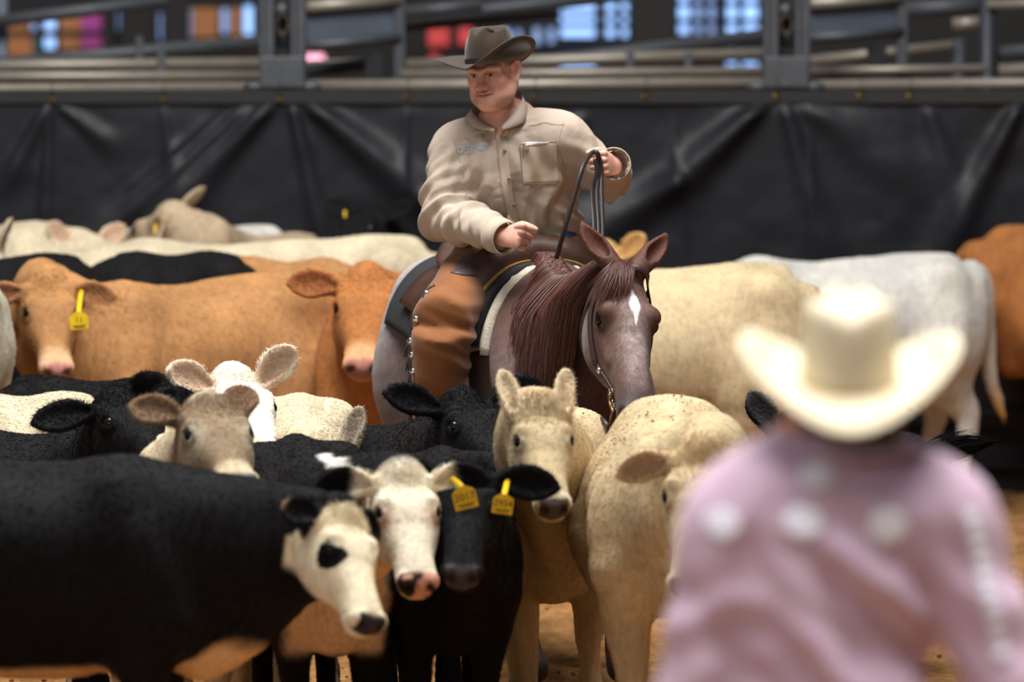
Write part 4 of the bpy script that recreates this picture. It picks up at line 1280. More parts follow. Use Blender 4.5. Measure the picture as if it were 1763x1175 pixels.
        fd.ball(hp(0.558, g * 0.058, -0.052), (0.024 * hs, 0.012 * hs, 0.014 * hs), k=0.008, sign=-1, axis=nrm(dL + dzL * 0.4), up=dzL)
        fd.tube([hp(0.585, g * 0.01, -0.10), hp(0.54, g * 0.05, -0.108), hp(0.47, g * 0.056, -0.105)], 0.005 * hs, k=0.007, sign=-1, sub=3)
        # ear
        ev = nrm(vL * g * 0.60 - dL * 0.74 + dzL * 0.15)
        b = hp(-0.005, g * 0.052, -0.005)
        nn = dzL * 0.75 + vL * g * 0.35; nn = nrm(nn - ev * (nn @ ev))
        ln = 0.165 * hs
        ep = [b - ev * 0.03 * hs, b + ev * ln * .12, b + ev * ln * .38, b + ev * ln * .66, b + ev * ln * .88 - vL * g * .006, b + ev * ln * 1.02 - vL * g * .014]
        fd.tube(ep, np.array([0.034, 0.036, 0.038, 0.030, 0.016, 0.005]) * hs, np.array([0.034, 0.032, 0.026, 0.020, 0.012, 0.005]) * hs, up=nn, k=0.02)
        ip = [p + nn * 0.018 * hs for p in ep[1:]]
        fd.tube(ip, np.array([0.010, 0.024, 0.020, 0.010, 0.003]) * hs, np.array([0.012, 0.022, 0.018, 0.010, 0.003]) * hs, up=nn, k=0.006, sign=-1)
    fd.ball(hp(0.545, 0, -0.135), (0.035 * hs, 0.034 * hs, 0.02 * hs), k=0.02, axis=dL, up=dzL)
    fd.tube([S(-1.22, 0, 1.16), S(-1.30, 0, 1.10), S(-1.33, 0, 0.95)], 0.035 * s, k=0.04)
    V, Q = fd.mesh(2)
    G_ = glo(V)
    sl = V / s
    rel = (V - pL) / hs
    U, VV, WW = rel @ dL, rel @ vL, rel @ dzL
    inh = sstep(-0.03, 0.02, U) * sstep(0.13, 0.11, np.abs(VV)) * sstep(-0.30, -0.27, WW) * sstep(0.07, 0.04, WW)
    no = fbm(sl, 4.0, 3); n2 = fbm(sl, 45.0, 9, 2); n3 = vnoise(sl, 190.0, 4)
    brown = L3(86, 54, 44); grey = L3(118, 107, 106); dark = L3(62, 38, 34)
    mix = lambda c, col, m: c * (1 - m)[:, None] + np.asarray(col)[None, :3] * m[:, None]
    roan = np.clip(0.15 + 0.75 * sstep(0.35, -0.6, sl[:, 0]) + 0.35 * (no - .5), 0, 1)
    c = np.tile(brown, (len(V), 1))
    c = mix(c, grey, roan * (0.5 + 0.6 * n2) * (1 - inh))
    c = mix(c, L3(186, 182, 180), sstep(-0.75, -1.0, sl[:, 0]) * 0.9)
    c = mix(c, grey, sstep(0.25, 0.10, np.linalg.norm((sl - [0.25, -0.2, 1.0]) * [1, 0.6, 1], axis=1)) * 0.5 * n2 * 1.6)
    c = mix(c, dark, sstep(0.25, 0.5, sl[:, 0]) * (1 - inh) * 0.55)
    c = mix(c, L3(86, 56, 46), inh * 0.7)
    frost = inh * (np.exp(-((U - 0.30) / 0.17) ** 2 - (np.abs(VV) / 0.05) ** 2) * 0.75 + sstep(-0.10, -0.2, WW) * sstep(0.3, 0.15, U) * 0.8)
    c = mix(c, L3(172, 158, 156), np.clip(frost * (0.35 + 1.0 * n2 + 0.6 * (n3 - .5)), 0, 1))
    bl = inh * sstep(1.0, 0.75, (np.abs(VV - 0.006) / 0.022) + np.abs((U - 0.165) / 0.085) + 0.25 * (n2 - .5)) * (WW > -0.06)
    c = mix(c, L3(246, 240, 236), bl)
    c = mix(c, L3(62, 56, 58), inh * sstep(0.44, 0.53, U) * 0.85)
    nst = inh * np.exp(-((U - 0.558) ** 2 + (np.abs(VV) - 0.056) ** 2 + (WW + 0.052) ** 2) / 0.0004)
    c = mix(c, L3(10, 8, 8), np.clip(nst * 1.4, 0, 1))
    ey = inh * np.exp(-((U - 0.195) ** 2 / 0.0012 + (np.abs(VV) - 0.09) ** 2 / 0.0007 + (WW + 0.052) ** 2 / 0.0006))
    c = mix(c, L3(34, 26, 24), np.clip(ey * 1.1, 0, 1))
    c = mix(c, L3(92, 52, 38), sstep(0.0, -0.05, U) * sstep(-0.06, 0.0, WW + 0.03) * (U > -0.3) * (np.abs(VV) < 0.2) * (WW < 0.12) * 0.8)
    c = mix(c, dark, sstep(0.6, 0.4, sl[:, 2]) * 0.7)
    c = mix(c, L3(40, 36, 34), sstep(0.075, 0.065, sl[:, 2]))
    root = thing('horse', tuple(org), 'red roan horse with a white star, saddled and ridden through the herd', 'horse')
    put('body', G_, Q, M_HORSE, root, colors=np.hstack([np.clip(c, .002, .95), (inh * sstep(.53, .56, U))[:, None] * 0.6]))
    for g in (1, -1):
        V2, F2 = uvball(glo(hp(0.195, g * 0.079, -0.052)), 0.027 * hs, 18, 12)
        put('eye', V2, F2, M_EYE, root)
    # mane, parted to the rider's right-hand side of the neck
    from mathutils.bvhtree import BVHTree
    bv0 = BVHTree.FromPolygons([tuple(p) for p in V], [tuple(int(x) for x in q) for q in Q])
    top = []
    for x in np.linspace(0.0 * s, pL[0] - 0.035 * hs, 40):
        yy = np.interp(x, [0.1, pL[0]], [0, pL[1]])
        hit = bv0.ray_cast(Vector((x, yy, 3.0)), Vector((0, 0, -1)), 3.0)
        if hit[0] is not None:
            top.append([hit[0][0], hit[0][1], hit[0][2]])
    sel = np.array(top)
    for _ in range(4):
        sel[1:-1] = (sel[:-2] + 2 * sel[1:-1] + sel[2:]) / 4
    selU = np.tile(np.array([0, 0, 1.0]), (len(sel), 1))
    N = 9000
    u = RNG.random(N) * (len(sel) - 1.001)
    i = u.astype(int); f = (u - i)[:, None]
    rt = sel[i] * (1 - f) + sel[i + 1] * f
    up_ = selU[i]
    tt = (u / len(sel))
    side = np.cross(up_, np.gradient(sel, axis=0)[i]); side /= np.linalg.norm(side, axis=1)[:, None]
    side = side * np.sign(side @ np.array([0, -1.0, 0]))[:, None]               # towards the horse's right
    rt = rt + side * RNG.uniform(-0.03, 0.03, (N, 1)) - up_ * 0.004
    ln = (0.27 + 0.15 * RNG.random(N)) * (0.55 + 0.55 * np.sin(0.35 + tt * 2.5)) * (0.30 + 0.70 * sstep(0.04, 0.34, tt))
    lock = np.floor(u * 2.2)
    ph = (lock * 2.39) % 6.28
    wav = RNG.normal(0, 1, (N, 3))
    zz3 = np.array([0, 0, 1.0])
    halfw = 0.10 + 0.07 * (1 - tt)

    def mf(t):
        out = side * ((0.055 + halfw * (1 - np.exp(-3.0 * t))) * (0.2 + 0.8 * sstep(0.02, 0.36, tt)))[:, None] * min(1, t * 2.2 + 0.1)
        rise = up_ * (0.03 * math.sin(min(1, t * 3) * 3.14))
        drop = -zz3 * (ln * (t ** 1.25))[:, None] - np.array([1.0, 0, 0]) * (0.13 * sstep(0.6, 1.0, tt) * t)[:, None]
        lk = side * (0.011 * np.sin(ph + 4.0 * t) * t)[:, None] + np.array([1.0, 0, 0]) * (0.03 * np.sin(ph * 1.7) * t)[:, None]
        return rt + out + rise + drop + lk + wav * 0.006 * t
    mc = L3(98, 58, 50) * (0.45 + 0.9 * RNG.random(N))[:, None] * (0.8 + 0.4 * ((lock * 0.618) % 1))[:, None]
    gm = (RNG.random(N) < 0.06) & (tt < 0.75)
    mc[gm] = L3(128, 112, 108)
    hair('mane', rt, lambda t: glo(mf(t)), mc, M_MANE, root, radius=0.0014, steps=9)
    # forelock
    N = 300
    base = np.array([hp(-0.005 + 0.02 * a, -0.012 + b * 0.028, 0.012) for a, b in RNG.random((N, 2)) * [1, 2] - [0, 1]])
    sidef = RNG.uniform(-1, -0.1, N)
    ln = (0.08 + 0.10 * RNG.random(N)) * hs
    wv = RNG.normal(0, 1, (N, 3))

    def ff(t):
        return base + dL * (ln * t)[:, None] - vL * (0.105 * hs * np.maximum(0.15, -sidef) * t ** 0.8)[:, None] + vL * (0.02 * np.maximum(0, sidef) * t)[:, None] + dzL * (0.030 * math.sin(3.14 * min(t * .9 + .1, 1)) - 0.035 * t * np.maximum(0, -sidef))[:, None] + wv * 0.004 * t
    fc = L3(92, 52, 44) * (0.5 + 0.8 * RNG.random(N))[:, None]
    hair('forelock', base, lambda t: glo(ff(t)), fc, M_MANE, root, radius=0.0013, steps=6)
    N = 900
    tb = S(-1.33, 0, 1.0) + RNG.normal(0, 0.02, (N, 3))
    tl = 0.6 + 0.25 * RNG.random(N); tw = RNG.normal(0, 1, (N, 3)) * [0.05, 0.05, 0.02]
    hair('tail', tb, lambda t: glo(tb - np.array([0.05 * t, 0, 0]) - np.array([0, 0, 1.0]) * (tl * t)[:, None] + tw * t), np.tile(L3(92, 52, 44), (N, 1)), M_MANE, root, radius=0.002, steps=5)
    # short coat
    NW = vnormals(G_, Q)
    HORSE.update(dict(root=root, s=s, S=lambda *q: glo(S(*q)), hp=lambda *q: glo(hp(*q)), glo=glo, loc=loc, d=d, dz=dz, v=v, h=h, l=l, hs=hs, V=G_, Q=Q))
    from mathutils.bvhtree import BVHTree
    HORSE['bvh'] = BVHTree.FromPolygons([tuple(p) for p in G_], [tuple(int(x) for x in q) for q in Q])


build_horse()


def snap(bvh, p, off, toward=None):
    """nearest surface point pushed out by off; returns point and normal"""
    q, n, _, _ = bvh.find_nearest(Vector(p))
    q = np.array(q); n = np.array(n)
    return q + n * off, n


# ------------------------------------------------------------------ saddle, pad, bridle, reins
M_FLEECE = mat('cream_fleece', L3(214, 204, 186), rough=0.95, noise=(70, 0.06), bump=(120, 0.5, 0.006), sheen=0.3, spec=0.1)
M_FELT = mat('black_felt_pad', L3(38, 38, 42), rough=0.85, bump=(150, 0.3, 0.004))
M_GOLD = mat('tan_pad_layer', L3(170, 126, 62), rough=0.85, noise=(40, 0.25), bump=(80, 0.6, 0.006))
M_LEATHER = mat('dark_saddle_leather', L3(70, 46, 36), rough=0.42, noise=(18, 0.28), bump=(90, 0.15, 0.003), spec=0.45)
M_BLEATHER = mat('black_strap_leather', L3(46, 40, 38), rough=0.45, noise=(40, 0.15), spec=0.45)
M_STRAP = mat('brown_strap_leather', L3(64, 48, 42), rough=0.4, noise=(40, 0.15), spec=0.5)
M_CHROME = mat('worn_silver', L3(200, 198, 190), rough=0.25, metal=1.0)
M_IRON = mat('browned_iron', L3(120, 96, 66), rough=0.4, metal=0.9)


def build_tack():
    s = HORSE['s']; glo = HORSE['glo']; bv = HORSE['bvh']
    D = cat(HTRUNK, 8)

    def ring(x, ph, off):
        off = off * (0.35 + 0.65 * abs(math.cos(ph)))
        top, bot, w = (np.interp(x, D[:, 0], D[:, i]) for i in (1, 2, 3))
        zc, hh = (top + bot) / 2, (top - bot) / 2
        c, si = math.cos(ph), math.sin(ph)
        n = 2.2
        y = (w * s + off) * math.copysign(abs(c) ** (2 / n), c)
        z = zc * s + (hh * s + off) * math.copysign(abs(si) ** (2 / n), si)
        return np.array([x * s, y, z])

    def blanket(name, x0, x1, ph0, off, th, mat_, par, nx=26, nph=40, cutx=0.0):
        """slab draped over the back between angles ph0 and pi-ph0"""
        phs = np.linspace(ph0, math.pi - ph0, nph)
        G, Nn = [], []
        for ph in phs:
            side = abs(math.cos(ph))
            row, rn = [], []
            for x in np.linspace(x0 - cutx * side, x1, nx):
                a, b = ring(x, ph, off), ring(x, ph, off + 0.01)
                row.append(glo(a)); rn.append(nrm(glo(b) - glo(a)) * (0.35 + 0.65 * side))
            G.append(row); Nn.append(rn)
        V, F = thick_sheet(np.array(G), np.array(Nn), th)
        return put(name, V, F, mat_, par)
    pad = thing('saddle_pad', tuple(HORSE['S'](-0.4, 0, 0.9)), 'layered saddle pad with a cream fleece edge under the dark saddle', 'saddle pad')
    blanket('fleece_layer', -0.80, 0.055, 0.22, 0.010, 0.028, M_FLEECE, pad)
    # rolled fleece front edge
    roll = [glo(ring(0.055, ph, 0.025)) for ph in np.linspace(0.20, math.pi - 0.20, 40)]
    V, F = pipe(roll, 0.021, 10)
    V = V + RNG.normal(0, 0.0022, V.shape)
    put('fleece_edge', V, F, M_FLEECE, pad)
    blanket('felt_layer', -0.86, 0.025, 0.24, 0.038, 0.028, M_FELT, pad)
    blanket('tan_layer', -0.50, -0.015, 0.34, 0.066, 0.014, M_GOLD, pad)
    sd = thing('saddle', tuple(HORSE['S'](-0.35, 0, 1.0)), 'dark brown leather western saddle under the rider', 'saddle')
    blanket('skirt', -0.70, -0.05, 0.50, 0.080, 0.012, M_LEATHER, sd)
    lo = np.array([-0.86 * s, -0.46 * s, 0.70]); hi = np.array([0.16 * s, 0.46 * s, 1.66 * s])
    f = Field(lo, hi, 0.012)
    Sx = lambda x, y, z: np.array([x, y, z]) * s
    f.tube([Sx(-0.17, -0.25, 1.17), Sx(-0.13, -0.235, 1.30), Sx(-0.11, -0.15, 1.425), Sx(-0.11, 0, 1.475), Sx(-0.11, 0.15, 1.425), Sx(-0.13, 0.235, 1.30), Sx(-0.17, 0.25, 1.17)], np.array([0.070, 0.092, 0.086, 0.066, 0.086, 0.092, 0.070]) * s, k=0.04, up=(1, 0, 0))
    f.tube([Sx(-0.14, 0, 1.45), Sx(-0.28, 0, 1.39), Sx(-0.5, 0, 1.37), Sx(-0.66, 0, 1.43), Sx(-0.72, 0, 1.50)], np.array([0.10, 0.16, 0.20, 0.19, 0.12]) * s, np.array([0.05, 0.05, 0.05, 0.05, 0.03]) * s, k=0.05)
    V, Q = f.mesh(2)
    put('seat', glo(V), Q, M_LEATHER, sd)
    V, F = pipe([glo(Sx(-0.20, -0.02, 1.45)), glo(Sx(-0.19, -0.02, 1.51)), glo(Sx(-0.185, -0.02, 1.535))], [0.022, 0.018, 0.026], 12, sub=4)
    put('horn', V, F, M_LEATHER, sd)
    for g in (1, -1):
        # fender and stirrup leather
        G, Nn = [], []
        for t in np.linspace(0, 1, 18):
            x = -0.30 + 0.12 * t
            ph = 0.85 - 1.05 * t
            row, rn = [], []
            for e in np.linspace(-1, 1, 8):
                wd = 0.10 * (1 - 0.3 * t)
                p = ring(x + e * wd, ph, 0.098 + 0.03 * t) * [1, g, 1]
                q = ring(x + e * wd, ph, 0.118 + 0.03 * t) * [1, g, 1]
                row.append(glo(p)); rn.append(nrm(glo(q) - glo(p)))
            G.append(row); Nn.append(rn)
        V, F = thick_sheet(np.array(G), np.array(Nn), 0.006)
        put('fender', V, F, M_LEATHER, sd)
        b = Sx(-0.16, g * 0.345, 0.78)
        st = [b + Sx(0, 0, 0.0), b + Sx(0.0, -0.055, -0.05), b + Sx(0, -0.06, -0.16), b + Sx(0, 0, -0.175), b + Sx(0, 0.06, -0.16), b + Sx(0, 0.055, -0.05), b]
        V, F = pipe([glo(q) for q in st], 0.013, 10, up=HORSE['h'], rh=0.028, sub=4)
        put('stirrup', V, F, M_LEATHER, sd)
        # strings and latigo in front of the fender
        for q in range(5):
            x0 = -0.06 - 0.018 * q
            pts = [glo(ring(x0 + 0.03 * t - 0.02 * q * t, 1.05 - 0.85 * t - 0.05 * q, 0.105 + 0.012 * math.sin(3 * t + q)) * [1, g, 1]) for t in np.linspace(0, 1, 10)]
            V, F = pipe(pts, 0.0045, 6, sub=2)
            put('saddle_string', V, F, M_BLEATHER, sd)
        pts = [glo(ring(-0.04, ph, 0.09) * [1, g, 1]) for ph in np.linspace(0.35, -1.3, 20)]
        V, F = pipe(pts, 0.034, 8, up=np.array([glo(ring(-0.04, ph, 0.15) * [1, g, 1]) - glo(ring(-0.04, ph, 0.09) * [1, g, 1]) for ph in np.linspace(0.35, -1.3, 20)]), rh=0.005)
        put('cinch_strap', V, F, M_BLEATHER, sd)
    # breast collar strap
    hp = HORSE['hp']
    # bridle
    br = thing('bridle', tuple(hp(0.1, 0, -0.1)), 'dark leather bridle with a shanked iron bit on the roan horse', 'bridle')

    def strap(pts, w, name, m=M_STRAP, off=0.006, par=br, snapit=True, sub=5, tk=0.0035):
        pp = cat(pts, sub); q = []; n = []
        for p in pp:
            if snapit:
                a, b = snap(bv, p, off)
            else:
                a, b = p, HORSE['dz']
            q.append(a); n.append(b)
        q = np.array(q)
        for _ in range(2):
            q[1:-1] = (q[:-2] + 2 * q[1:-1] + q[2:]) / 4
        V, F = pipe(q, w, 8, up=np.array(n), rh=tk)
        return put(name, V, F, m, par)
    crown = [hp(0.30, -0.085, -0.15), hp(0.22, -0.10, -0.12), hp(0.13, -0.10, -0.09), hp(0.06, -0.09, -0.04), hp(0.03, -0.05, 0.015), hp(0.032, 0.0, 0.03), hp(0.03, 0.05, 0.015), hp(0.06, 0.09, -0.04), hp(0.13, 0.10, -0.09), hp(0.22, 0.10, -0.12), hp(0.30, 0.085, -0.15)]
    strap(crown, 0.0125, 'headstall', off=0.010)
    for g in (-1, 1):
        strap([hp(0.30, g * 0.085, -0.15), hp(0.36, g * 0.075, -0.135), hp(0.42, g * 0.066, -0.11)], 0.008, 'cheek_piece', off=0.006)
        strap([hp(0.06, g * 0.09, -0.04), hp(0.10, g * 0.085, -0.17), hp(0.17, g * 0.06, -0.26), hp(0.19, 0.0, -0.30)], 0.007, 'throat_latch', off=0.006)
        p, n = snap(bv, hp(0.33, g * 0.08, -0.14), 0.010)
        V, F = uvball(p, 0.011, 12, 8)
        put('concho', V, F, M_CHROME, br)
        # bit: ring and curved shank
        p, n = snap(bv, hp(0.44, g * 0.066, -0.11), 0.012)
        q = np.linspace(0, 2 * math.pi, 18)
        V, F = pipe([p + HORSE['d'] * 0.018 * math.cos(a) + HORSE['dz'] * 0.018 * math.sin(a) for a in q], 0.004, 8)
        put('bit_ring', V, F, M_IRON, br)
        sh = [p - HORSE['d'] * 0.02 + HORSE['dz'] * 0.0, p + HORSE['d'] * 0.03 - HORSE['dz'] * 0.012, p + HORSE['d'] * 0.07 - HORSE['dz'] * 0.0, p + HORSE['d'] * 0.10 - HORSE['dz'] * 0.035, p + HORSE['d'] * 0.14 - HORSE['dz'] * 0.05]
        V, F = pipe(sh, 0.006, 8, sub=5)
        put('bit_shank', V, F, M_IRON, br)
        HORSE['shank%d' % g] = sh[-1]
        HORSE['bit%d' % g] = p
    # curb chain links
    a, b = HORSE['bit-1'], HORSE['bit1']
    for i, t in enumerate(np.linspace(0, 1, 12)):
        c = a * (1 - t) + b * t - HORSE['dz'] * 0.075 * math.sin(math.pi * t) * 1.0
        V, F = uvball(c, (0.007, 0.005, 0.007), 8, 6)
        put('curb_link', V, F, M_CHROME, br)


build_tack()
# ------------------------------------------------------------------ people
M_SKIN = mat('skin', rough=0.45, attr=True, coatw=False, noise=(40, 0.07), bump=(180, 0.12, 0.002), spec=0.4, sub=0.12)
M_SHIRT = mat('tan_cotton_shirt', L3(186, 170, 155), rough=0.85, noise=(5, 0.05), bump=(22, 0.35, 0.012), sheen=0.05, spec=0.15)
M_SHIRTD = mat('tan_cotton_placket', L3(192, 175, 155), rough=0.85, noise=(5, 0.05), bump=(500, 0.1, 0.0006), sheen=0.12, spec=0.2)
M_SEAM = mat('shirt_seam_thread', L3(158, 142, 122), rough=0.9)
M_BUTTON = mat('olive_button', L3(150, 128, 84), rough=0.35)
M_HATF = mat('brown_felt', L3(56, 45, 36), rough=0.85, noise=(9, 0.16), bump=(200, 0.15, 0.001), sheen=0.3, spec=0.15)
M_BAND = mat('dark_hat_band', L3(38, 31, 26), rough=0.6)
M_SUEDE = mat('brown_suede', L3(132, 84, 50), rough=0.9, noise=(7, 0.22), bump=(120, 0.2, 0.002), sheen=0.25, spec=0.15)
M_PATCH = mat('smooth_dark_leather', L3(96, 86, 86), rough=0.4, noise=(22, 0.25), bump=(60, 0.25, 0.003), spec=0.5)
M_DENIM = mat('blue_denim', L3(46, 66, 102), rough=0.9, noise=(60, 0.15))
M_REDL = mat('oxblood_leather', L3(92, 48, 38), rough=0.45, noise=(20, 0.2))
M_TEE = mat('white_cotton', L3(236, 238, 242), rough=0.9)
M_LOGO = mat('pale_blue_thread', L3(176, 194, 216), rough=0.6)
M_PAPER = mat('white_paper', L3(240, 240, 244), rough=0.8)
M_STAMP = mat('rust_round_badge', L3(176, 120, 86), rough=0.7)


def frame(yaw, pitch=0.0, roll=0.0):
    """forward, left, up of a head or hat that looks towards yaw, nodding down by pitch"""
    h = heading(yaw); z = np.array([0, 0, 1.0])
    a = math.radians(pitch)
    f = h * math.cos(a) - z * math.sin(a)
    u = h * math.sin(a) + z * math.cos(a)
    l = np.cross(u, f)
    b = math.radians(roll)
    return f, l * math.cos(b) + u * math.sin(b), u * math.cos(b) - l * math.sin(b)


def head_sdf(fd, c, fr, k):
    f, l, u = fr
    q = lambda a, b, d: np.asarray(c) + (f * a + l * b + u * (d if d > -0.02 else -0.02 + (d + 0.02) * 0.86)) * k
    B = lambda p, r, kk=0.02, ax=f, sign=1: fd.ball(p, np.array(r) * k if np.ndim(r) else r * k, k=kk * k, axis=ax, up=u, sign=sign)
    B(q(-0.018, 0, 0.042), (0.098, 0.078, 0.088))
    B(q(0.030, 0, -0.035), (0.058, 0.063, 0.085), 0.03)
    for g in (1, -1):
        fd.tube([q(-0.012, g * 0.060, -0.055), q(0.025, g * 0.050, -0.095), q(0.062, g * 0.018, -0.118)], np.array([0.026, 0.027, 0.022]) * k, k=0.025 * k)
        B(q(0.052, g * 0.048, -0.030), 0.022, 0.025)
        B(q(0.028, g * 0.047, -0.083), 0.026, 0.03)
        fd.tube([q(0.062, g * 0.056, 0.014), q(0.084, g * 0.034, 0.021), q(0.091, g * 0.010, 0.012)], np.array([0.010, 0.011, 0.010]) * k, k=0.014 * k)
        B(q(0.092, g * 0.032, -0.004), (0.016, 0.017, 0.011), 0.016, f, -1)
        B(q(0.102, g * 0.014, -0.046), 0.0105, 0.008)
        B(q(0.103, g * 0.010, -0.056), (0.005, 0.0035, 0.004), 0.003, f, -1)
        lid = [q(0.070 + 0.012 * math.sin(t), g * (0.032 - 0.018 * math.cos(t)), 0.0015 + 0.0035 * math.sin(t)) for t in np.linspace(0.0, math.pi, 7)]
        fd.tube(lid, 0.0052 * k, k=0.005 * k, sub=2)
        lid = [q(0.070 + 0.011 * math.sin(t), g * (0.032 - 0.017 * math.cos(t)), -0.003 - 0.0048 * math.sin(t)) for t in np.linspace(0.0, math.pi, 7)]
        fd.tube(lid, 0.0036 * k, k=0.006 * k, sub=2)
        fd.tube([q(0.066, g * 0.046, -0.020), q(0.080, g * 0.030, -0.024)], 0.007 * k, k=0.012 * k)
        # nasolabial fold
        fd.tube([q(0.096, g * 0.024, -0.044), q(0.088, g * 0.034, -0.062), q(0.074, g * 0.036, -0.084)], 0.0028 * k, k=0.010 * k, sign=-1, sub=3)
        # ear
        o = nrm(l * g * 0.9 - f * 0.45)
        rim = [q(0.002, g * 0.076, -0.036), q(-0.006, g * 0.082, -0.046), q(-0.017, g * 0.088, -0.030), q(-0.030, g * 0.094, -0.005), q(-0.030, g * 0.094, 0.016), q(-0.014, g * 0.088, 0.024), q(0.000, g * 0.080, 0.010)]
        fd.tube(rim, np.array([0.007, 0.009, 0.007, 0.006, 0.006, 0.006, 0.005]) * k, k=0.005 * k, sub=4)
        fd.tube([q(-0.006, g * 0.077, -0.030), q(-0.016, g * 0.082, -0.008), q(-0.014, g * 0.080, 0.014)], np.array([0.009, 0.013, 0.010]) * k, np.array([0.005, 0.005, 0.005]) * k, up=o, k=0.006 * k, sub=3)
        fd.ball(q(-0.014, g * 0.079, -0.010), (0.020 * k, 0.009 * k, 0.030 * k), k=0.006 * k, axis=nrm(f - l * g * 0.45), up=u)
        fd.ball(q(-0.006, g * 0.093, -0.012), (0.010 * k, 0.007 * k, 0.013 * k), k=0.005 * k, axis=f, up=u, sign=-1)
    B(q(0.070, 0, -0.116), 0.024, 0.025)
    B(q(0.050, 0, -0.100), (0.04, 0.04, 0.03), 0.03)
    fd.tube([q(0.088, 0, 0.010), q(0.102, 0, -0.020), q(0.116, 0, -0.042)], np.array([0.010, 0.011, 0.0135]) * k, k=0.012 * k, sub=4)
    fd.tube([q(0.082, 0.027, -0.076), q(0.094, 0.012, -0.071), q(0.096, 0, -0.072), q(0.094, -0.012, -0.071), q(0.082, -0.027, -0.076)], np.array([0.003, 0.006, 0.0065, 0.006, 0.003]) * k, k=0.008 * k, sub=3)
    fd.tube([q(0.082, 0.025, -0.079), q(0.092, 0.010, -0.085), q(0.093, 0, -0.086), q(0.092, -0.010, -0.085), q(0.082, -0.025, -0.079)], np.array([0.003, 0.007, 0.008, 0.007, 0.003]) * k, k=0.008 * k, sub=3)
    fd.tube([q(0.086, 0.026, -0.078), q(0.102, 0, -0.0775), q(0.086, -0.026, -0.078)], 0.0026 * k, k=0.003 * k, sign=-1, sub=4)
    return q


def hand_sdf(fd, wrist, f, g, n, k=1.0, curl=1.0, thumb=1.0):
    """f wrist to knuckles, g towards the thumb, n palm normal (the way the fingers curl)"""
    f, g, n = nrm(f), nrm(g), nrm(n)
    w = np.asarray(wrist)
    fd.tube([w - f * 0.03 * k, w + f * 0.02 * k, w + f * 0.075 * k], np.array([0.026, 0.035, 0.043]) * k, np.array([0.020, 0.020, 0.016]) * k, up=n, k=0.012 * k)
    for i in range(4):
        o = (0.032 - 0.0215 * i) * k
        K = w + f * (0.088 - 0.004 * abs(i - 1.3)) * k + g * o
        a1 = math.radians(22 + 58 * curl); a2 = math.radians(40 + 115 * curl); a3 = math.radians(55 + 165 * curl)
        L1, L2, L3_ = [np.array(x) * k for x in ((0.044, 0.026, 0.020), (0.048, 0.029, 0.021), (0.044, 0.027, 0.020), (0.035, 0.021, 0.018))][i]
        D = lambda a: f * math.cos(a) + n * math.sin(a)
        p1 = K + D(a1) * L1; p2 = p1 + D(a2) * L2; p3 = p2 + D(a3) * L3_
        r = [0.0100, 0.0100, 0.0096, 0.0084][i] * k
        fd.tube([K - f * 0.03 * k, K - n * 0.003 * k, p1, p2, p3], np.array([0.010 * k, r * 1.08, r * 0.98, r * 0.92, r * 0.80]), k=0.0018 * k, sub=1)
        fd.ball(K - n * 0.004 * k, r * 1.15, k=0.006 * k)
    t0 = w + f * 0.025 * k + g * 0.024 * k + n * 0.008 * k
    t1 = w + f * 0.058 * k + g * 0.046 * k + n * 0.022 * k
    t2 = t1 + (f * 0.030 + g * (-0.004) + n * 0.016 * thumb) * k
    t3 = t2 + (f * 0.020 - g * 0.006 + n * 0.012 * thumb) * k
    fd.tube([t0, t1, t2, t3], np.array([0.017, 0.0125, 0.0105, 0.0085]) * k, k=0.010 * k, sub=3)


def bvh_of(V, Q):
    from mathutils.bvhtree import BVHTree
    return BVHTree.FromPolygons([tuple(p) for p in V], [tuple(int(x) for x in q) for q in Q])


def drape(bv, pts, dirv, off):
    """drop points onto a garment along dirv (pointing into it)"""
    dv = Vector(nrm(dirv)); out = []
    for p in pts:
        h = bv.ray_cast(Vector(p) - dv * 0.5, dv, 1.2)
        if h[0] is None:
            h = bv.find_nearest(Vector(p))
            out.append(np.array(h[0]) + np.array(h[1]) * off)
        else:
            out.append(np.array(h[0]) - np.array(dv) * off)
    return np.array(out)


def patch(name, bv, corners, dirv, off, mat_, par, nu=10, nv=10, th=0.0015):
    """a piece of cloth sewn on: quad given by 4 world corners (bl, br, tr, tl), draped"""
    c = np.asarray(corners, float)
    G = np.zeros((nu, nv, 3))
    for i, a in enumerate(np.linspace(0, 1, nu)):
        for j, b in enumerate(np.linspace(0, 1, nv)):
            G[i, j] = (c[0] * (1 - a) + c[1] * a) * (1 - b) + (c[3] * (1 - a) + c[2] * a) * b
    G = drape(bv, G.reshape(-1, 3), dirv, off).reshape(nu, nv, 3)
    N = np.tile(-nrm(dirv), (nu, nv, 1))
    V, F = thick_sheet(G, N, th)
    return put(name, V, F, mat_, par)


